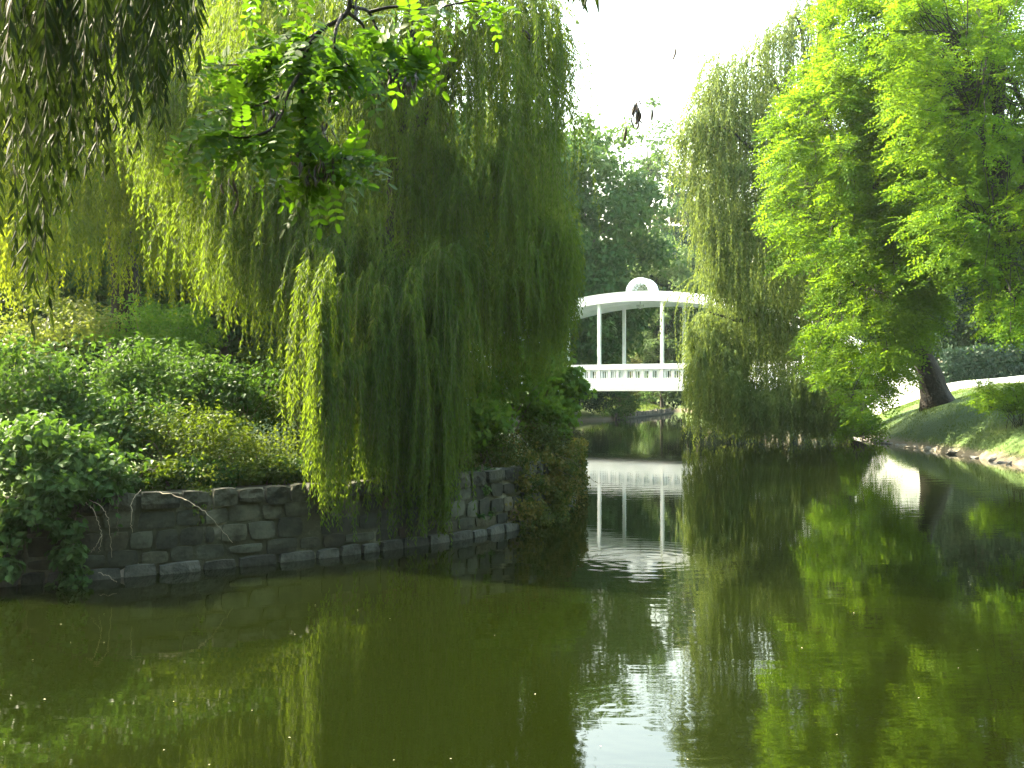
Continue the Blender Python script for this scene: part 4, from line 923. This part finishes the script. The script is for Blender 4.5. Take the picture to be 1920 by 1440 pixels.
C = np.array(C); B = Bag(); clump_leaves(B, rng, C, rng.uniform(.10, .19, len(C)), 42, .055, .045, rng.uniform(0, 1, len(C)), 'leaf', 1.1, .2, .22)
limbs('stem', M['dry_vine'], cv, [([np.array([c[0], c[1], .95]) , c * .5 + np.array([c[0], c[1], .9]) * .5, c]  , .006, .003) for c in C[:20]], 5)
B.part('foliage', M['vine'], cv)
rng = np.random.default_rng(51)
# arching creeper shoots and bare stems on the wall
rng = np.random.default_rng(51)
def shoot(name, label, pts, mat, r, leafmat=None, ll=.045, sp=.035, group=None):
    p = smooth_path(np.array(pts), 8, .006, rng); t = empty(name, tuple(p[0])); tag(t, label, 'stem', group)
    V, T = tube(p, np.linspace(r, r * .45, len(p)), 5); part('stem', V, T, mat, t)
    if leafmat:
        d = np.concatenate([[0], np.cumsum(np.linalg.norm(np.diff(p, axis=0), axis=1))]); s = np.arange(.1, d[-1], sp)
        q = np.stack([np.interp(s, d, p[:, i]) for i in range(3)], -1) + rng.normal(0, .012, (len(s), 3)); n = len(s)
        B = Bag(); B.add(*leaves('leaf', q, rng.normal(0, 1, (n, 3)) + np.array([0, 0, -.4]), rng.normal(0, .6, (n, 3)) + np.array([0, 0, 1]), ll * rng.uniform(.6, 1.2, n), ll * .8, rng.uniform(.2, .9, n)))
        B.part('foliage', leafmat, t)
shoot('creeper_shoot', 'longest leafy shoot arching from the island tip out over the water', [P(1030, 850, 14.6), P(1070, 862, 14.3), P(1095, 885, 14.1), P(1122, 908, 14.0)], M['dry_vine'], .005, M['vine'])
shoot('creeper_shoot', 'shorter leafy shoot below the longest one at the island tip', [P(1020, 860, 14.5), P(1055, 885, 14.2), P(1075, 895, 14.1), P(1098, 914, 14.0)], M['dry_vine'], .005, M['vine'])
shoot('dry_stalk', 'long straight pale dry stalk slanting across the wall', [P(300, 922, 9.75), P(345, 935, 9.6), P(390, 965, 9.55), P(437, 1017, 9.65)], M['dry'], .005)
shoot('dry_stalk', 'upright pale stalk bending down over the capstones left of the slanting stalk', [P(265, 918, 9.7), P(249, 940, 9.45), P(247, 975, 9.4), P(249, 998, 9.45)], M['dry'], .004)
shoot('dry_stalk', 'first curved dry stalk hanging in the tangle at the left of the wall', [P(160, 940, 9.4), P(175, 955, 9.2), P(186, 980, 9.2), P(192, 1010, 9.25), P(185, 1035, 9.25)], M['dry'], .004)
shoot('dry_stalk', 'outer curved dry stalk hanging in the tangle at the left of the wall', [P(160, 935, 9.45), P(185, 945, 9.25), P(201, 965, 9.2), P(206, 990, 9.25), P(211, 1045, 9.3)], M['dry'], .004)
shoot('dry_stalk', 'short branching dry stalk low in the tangle on the wall', [P(192, 1000, 9.3), P(183, 1020, 9.2), P(172, 1036, 9.2)], M['dry'], .003)
shoot('dry_stalk', 'dry twig lying at the waterline below the tangle', [P(186, 1073, 9.25), P(205, 1080, 9.15), P(220, 1091, 9.05)], M['dry'], .004)
shoot('creeper_shoot', 'thin green trailing shoot with few leaves on the left of the wall', [P(222, 925, 9.6), P(222, 945, 9.38), P(221, 980, 9.36), P(222, 1005, 9.38)], M['dry_vine'], .003, M['bramble'], .06, .07)
shoot('creeper_shoot', 'leafy trailing shoot crossing the capstone left of the bright joints', [P(360, 905, 10.2), P(366, 925, 10.0), P(372, 950, 9.95), P(376, 985, 9.98)], M['dry_vine'], .003, M['shrub_fine'], .06, .035)

# ------------------------------------------------------------------ branches overhanging near the camera
rng = np.random.default_rng(61)
nw = empty('overhanging_willow', (-6.2, .2, .4)); tag(nw, 'dark willow fronds hanging close to the viewer at the top left', 'tree')
trunk_part(nw, [(-6.2, .2, .3), (-6.0, .8, 2.5), (-5.2, 1.8, 4.6), (-4.2, 3.0, 6.0), (-3.0, 4.2, 6.6)], .30, .09, M['bark'], 1.5)
limbs('limb', M['bark'], nw, [([(-4.2, 3.0, 6.0), (-3.2, 3.8, 5.6), (-2.2, 4.4, 5.0)], .08, .02), ([(-5.2, 1.8, 4.6), (-3.8, 3.2, 4.8), (-2.6, 3.6, 4.4), (-1.9, 3.8, 4.0)], .08, .02),
                              ([(-3.0, 4.2, 6.6), (-1.5, 4.6, 6.4), (.2, 4.6, 5.6), (.9, 4.4, 4.6)], .05, .012), ([(-3.8, 3.2, 4.8), (-3.0, 4.8, 4.6), (-2.4, 5.4, 4.2)], .05, .015)], rng=rng)
P0, L = [], []
for _ in range(185):
    px = rng.uniform(-60, 365) if rng.random() < .75 else rng.uniform(60, 300); Y = rng.uniform(3.1, 5.6)
    b = np.interp(px, [-60, 0, 40, 75, 110, 180, 240, 300, 365], [620, 640, 680, 600, 500, 450, 400, 310, 240]) * rng.uniform(.42, 1.0) + rng.normal(0, 20)
    P0.append(P(px, -70, Y)); L.append(max((b + 70) / F * Y, .15))
for px, b, Y in ((58, 750, 3.4), (66, 720, 3.5), (50, 660, 3.45), (72, 640, 3.6)): P0.append(P(px, -70, Y)); L.append((b + 70) / F * Y)
P0 = np.array(P0); L = np.array(L); n = len(L)
B, Tw = Bag(), Bag()
strands(B, Tw, rng, P0, rng.uniform(0, 6.28, n), rng.uniform(.01, .07, n), L, .030, .105, .0175, rng.uniform(.1, .8, n), 'lance', .5, .0016, .03)
# a few tips reaching in from above the middle
P0 = np.array([P(1070, -60, 3.2), P(1066, -60, 3.0), P(1112, -50, 2.9), P(1085, -50, 3.3), P(1432, -60, 4.2), P(1426, -60, 4.4)]); L = np.array([.13, .20, .12, .24, .20, .16])
strands(B, Tw, rng, P0, rng.uniform(0, 6, 6), np.full(6, .02), L, .035, .11, .019, np.full(6, .5), 'lance', .5, .0016, .03)
B.part('foliage', M['willow_shade_tone'], nw); Tw.part('withe', M['bark'], nw)

rng = np.random.default_rng(62)
nl = empty('overhanging_locust', (-2.6, -1.6, .4)); tag(nl, 'locust branch with oval leaflets and dark seed pods hanging in from the top', 'tree')
trunk_part(nl, [(-2.6, -1.6, .3), (-2.5, -1.2, 2.2), (-2.2, -.2, 4.2), (-1.6, 1.4, 5.2), (-1.0, 2.6, 4.6), P(655, -40, 3.3)], .16, .011, M['bark'], 1.5)
stems = [[(655, -40, 3.3), (650, 20, 3.3), (600, 55, 3.3), (575, 90, 3.3), (565, 130, 3.3), (568, 190, 3.3), (576, 250, 3.3), (582, 272, 3.3), (578, 310, 3.3), (560, 350, 3.3)],
         [(575, 90, 3.3), (540, 97, 3.35), (500, 120, 3.4), (465, 146, 3.4), (420, 150, 3.45)], [(565, 130, 3.3), (540, 170, 3.2), (530, 205, 3.2), (508, 240, 3.15), (470, 255, 3.1), (425, 254, 3.1), (375, 232, 3.1), (350, 290, 3.1)],
         [(508, 240, 3.15), (480, 275, 3.2), (445, 286, 3.2)], [(582, 262, 3.3), (610, 285, 3.25), (640, 295, 3.2), (680, 300, 3.2)], [(650, 20, 3.3), (680, 46, 3.35), (682, 82, 3.4), (705, 110, 3.4), (735, 118, 3.5)],
         [(660, 10, 3.3), (690, 20, 3.5), (710, 62, 3.5), (738, 102, 3.5), (770, 110, 3.5), (800, 128, 3.5)], [(600, 55, 3.3), (570, 75, 3.4), (555, 85, 3.5), (530, 60, 3.5)], [(540, 97, 3.35), (500, 100, 3.4), (450, 118, 3.45), (400, 120, 3.5)],
         [(640, 25, 3.3), (627, 60, 3.2), (630, 100, 3.2), (660, 130, 3.2), (640, 150, 3.2)], [(578, 310, 3.3), (600, 330, 3.3), (640, 330, 3.3)], [(690, 20, 3.5), (740, 10, 3.5), (800, 15, 3.6), (880, 0, 3.7), (930, 5, 3.8)],
         [(540, 170, 3.2), (500, 190, 3.25), (450, 205, 3.3), (395, 205, 3.3)], [(655, -40, 3.3), (600, -30, 3.4), (520, -40, 3.4), (470, -30, 3.4)]]
limbs('branch', M['bark'], nl, [([P(*q) for q in s], .0075 if i else .010, .002) for i, s in enumerate(stems)], 6, rng, .0)
B = Bag(); base, dirs = [], []
for s in stems:
    p = smooth_path([P(*q) for q in s], 8); t = nrmz(np.gradient(p, axis=0)); m = len(p)
    for j in range(int(m * .25), m):
        for _ in range(rng.choice([0, 1, 2], p=[.25, .45, .3])):
            if p[j][2] > HC + (HZ + 40) / F * p[j][1]: continue
            base.append(p[j] + rng.normal(0, .02, 3)); d = t[j] * .6 + rng.normal(0, .75, 3); d[2] -= .25; dirs.append(d)
for (px, py, Y) in ((470, -25, 3.2), (468, -30, 3.2)): base.append(P(px, py, Y)); dirs.append(np.array([.0, 0, -1.]))
base, dirs = np.array(base), np.array(dirs); n = len(base)
nn = nrmz(np.array([0, -.45, 1.]) + rng.normal(0, .5, (n, 3)))
compound_leaves(B, rng, base, dirs, nn, rng.uniform(.085, .145, n), 11, .50, rng.uniform(.1, .9, n), 'round', .25)
B.part('foliage', M['locust_near'], nl)
# seed pods
def pods(parent, spots, rng):
    B = Bag()
    for (px, py, Y, n) in spots:
        c = P(px, py, Y)
        for _ in range(n):
            q = c + rng.normal(0, 1, 3) * np.array([.012, .02, .022]); l = rng.uniform(.04, .066)
            a = nrmz(np.array([rng.normal(0, .15), rng.normal(0, .15), -1])); s = nrmz(rng.normal(0, 1, 3)); s = nrmz(s - a * (s @ a))
            pth = np.array([q + a * l * f + s * .006 * math.sin(f * 5) for f in np.linspace(0, 1, 6)])
            V, T = tube(pth, np.array([.0012, .005, .0062, .006, .005, .0008]), 6)
            cen = np.repeat(pth, 6, 0); flat = (V - cen) @ s; V = V - np.outer(flat * .6, s); B.add(V, T)
    return B.part('seed_pods', M['pod'], parent)
pods(nl, [(560, 300, 3.2, 6), (600, 305, 3.2, 7), (615, 300, 3.2, 5), (585, 325, 3.2, 5), (655, 140, 3.3, 6), (660, 110, 3.3, 4), (720, 130, 3.4, 6), (735, 125, 3.4, 6), (755, 150, 3.4, 5), (700, 135, 3.4, 5), (620, 185, 3.3, 4), (612, 235, 3.3, 5),
          (450, 345, 3.2, 3), (428, 340, 3.2, 3), (510, 205, 3.2, 5), (455, 225, 3.2, 5), (405, 240, 3.2, 3), (776, 140, 3.4, 5), (670, 10, 3.3, 3)], rng)
# twigs with pods seen against the sky
limbs('hanging_twig', M['bark'], nl, [([P(880, 0, 3.7), P(1000, -120, 3.7), P(1150, -60, 3.7), P(1183, 120, 3.7), P(1190, 205, 3.7)], .0024, .0012), ([P(1150, -60, 3.7), P(1215, 60, 3.7), P(1225, 205, 3.7)], .0012, .0005),
                                      ([P(1150, -60, 3.7), P(1240, 0, 3.8), P(1268, 82, 3.8)], .001, .0005)], 4, rng, 0)
pods(nl, [(1186, 200, 3.7, 3), (1192, 204, 3.7, 7), (1194, 214, 3.7, 5), (1226, 208, 3.7, 1), (1269, 82, 3.8, 1)], rng)

# ------------------------------------------------------------------ flecks afloat
rng = np.random.default_rng(71)
n = 48; Y = 1 / rng.uniform(1 / 46, 1 / 4.6, n); x = rng.uniform(-.55, .55, n) * Y; s, k = shore(x, Y); keep = s < -.1; x, Y = x[keep], Y[keep]; n = len(x)
B = Bag(); ax = np.stack([rng.normal(0, 1, n), rng.normal(0, 1, n), np.zeros(n)], -1)
B.add(*leaves('leaf', np.stack([x, Y, np.full(n, .006)], -1), ax, np.tile([0, 0, 1.], (n, 1)), rng.uniform(.006, .015, n) * (1 + Y / 25), rng.uniform(.005, .010, n) * (1 + Y / 25), rng.uniform(0, 1, n)))
fl = B.part('floating_flecks', M['petal']); tag(fl, 'tiny pale petals and flecks drifting on the pond', 'flecks', kind='stuff')

# ------------------------------------------------------------------ haze
hz = part('haze', *box_vt(-700, 700, -700, 700, -2.5, 42), M['white'], None); tag(hz, 'thin bright haze in the air over the pond', 'haze', kind='stuff')
hm = bpy.data.materials.new('haze'); hm.use_nodes = True; hn = hm.node_tree.nodes; hl = hm.node_tree.links
hn.remove(hn['Principled BSDF']); pv = hn.new('ShaderNodeVolumePrincipled'); pv.inputs['Color'].default_value = (.80, .96, .92, 1); pv.inputs['Density'].default_value = .00022
pv.inputs['Anisotropy'].default_value = .35
hl.new(pv.outputs[0], hn['Material Output'].inputs['Volume']); hz.data.materials.clear(); hz.data.materials.append(hm)
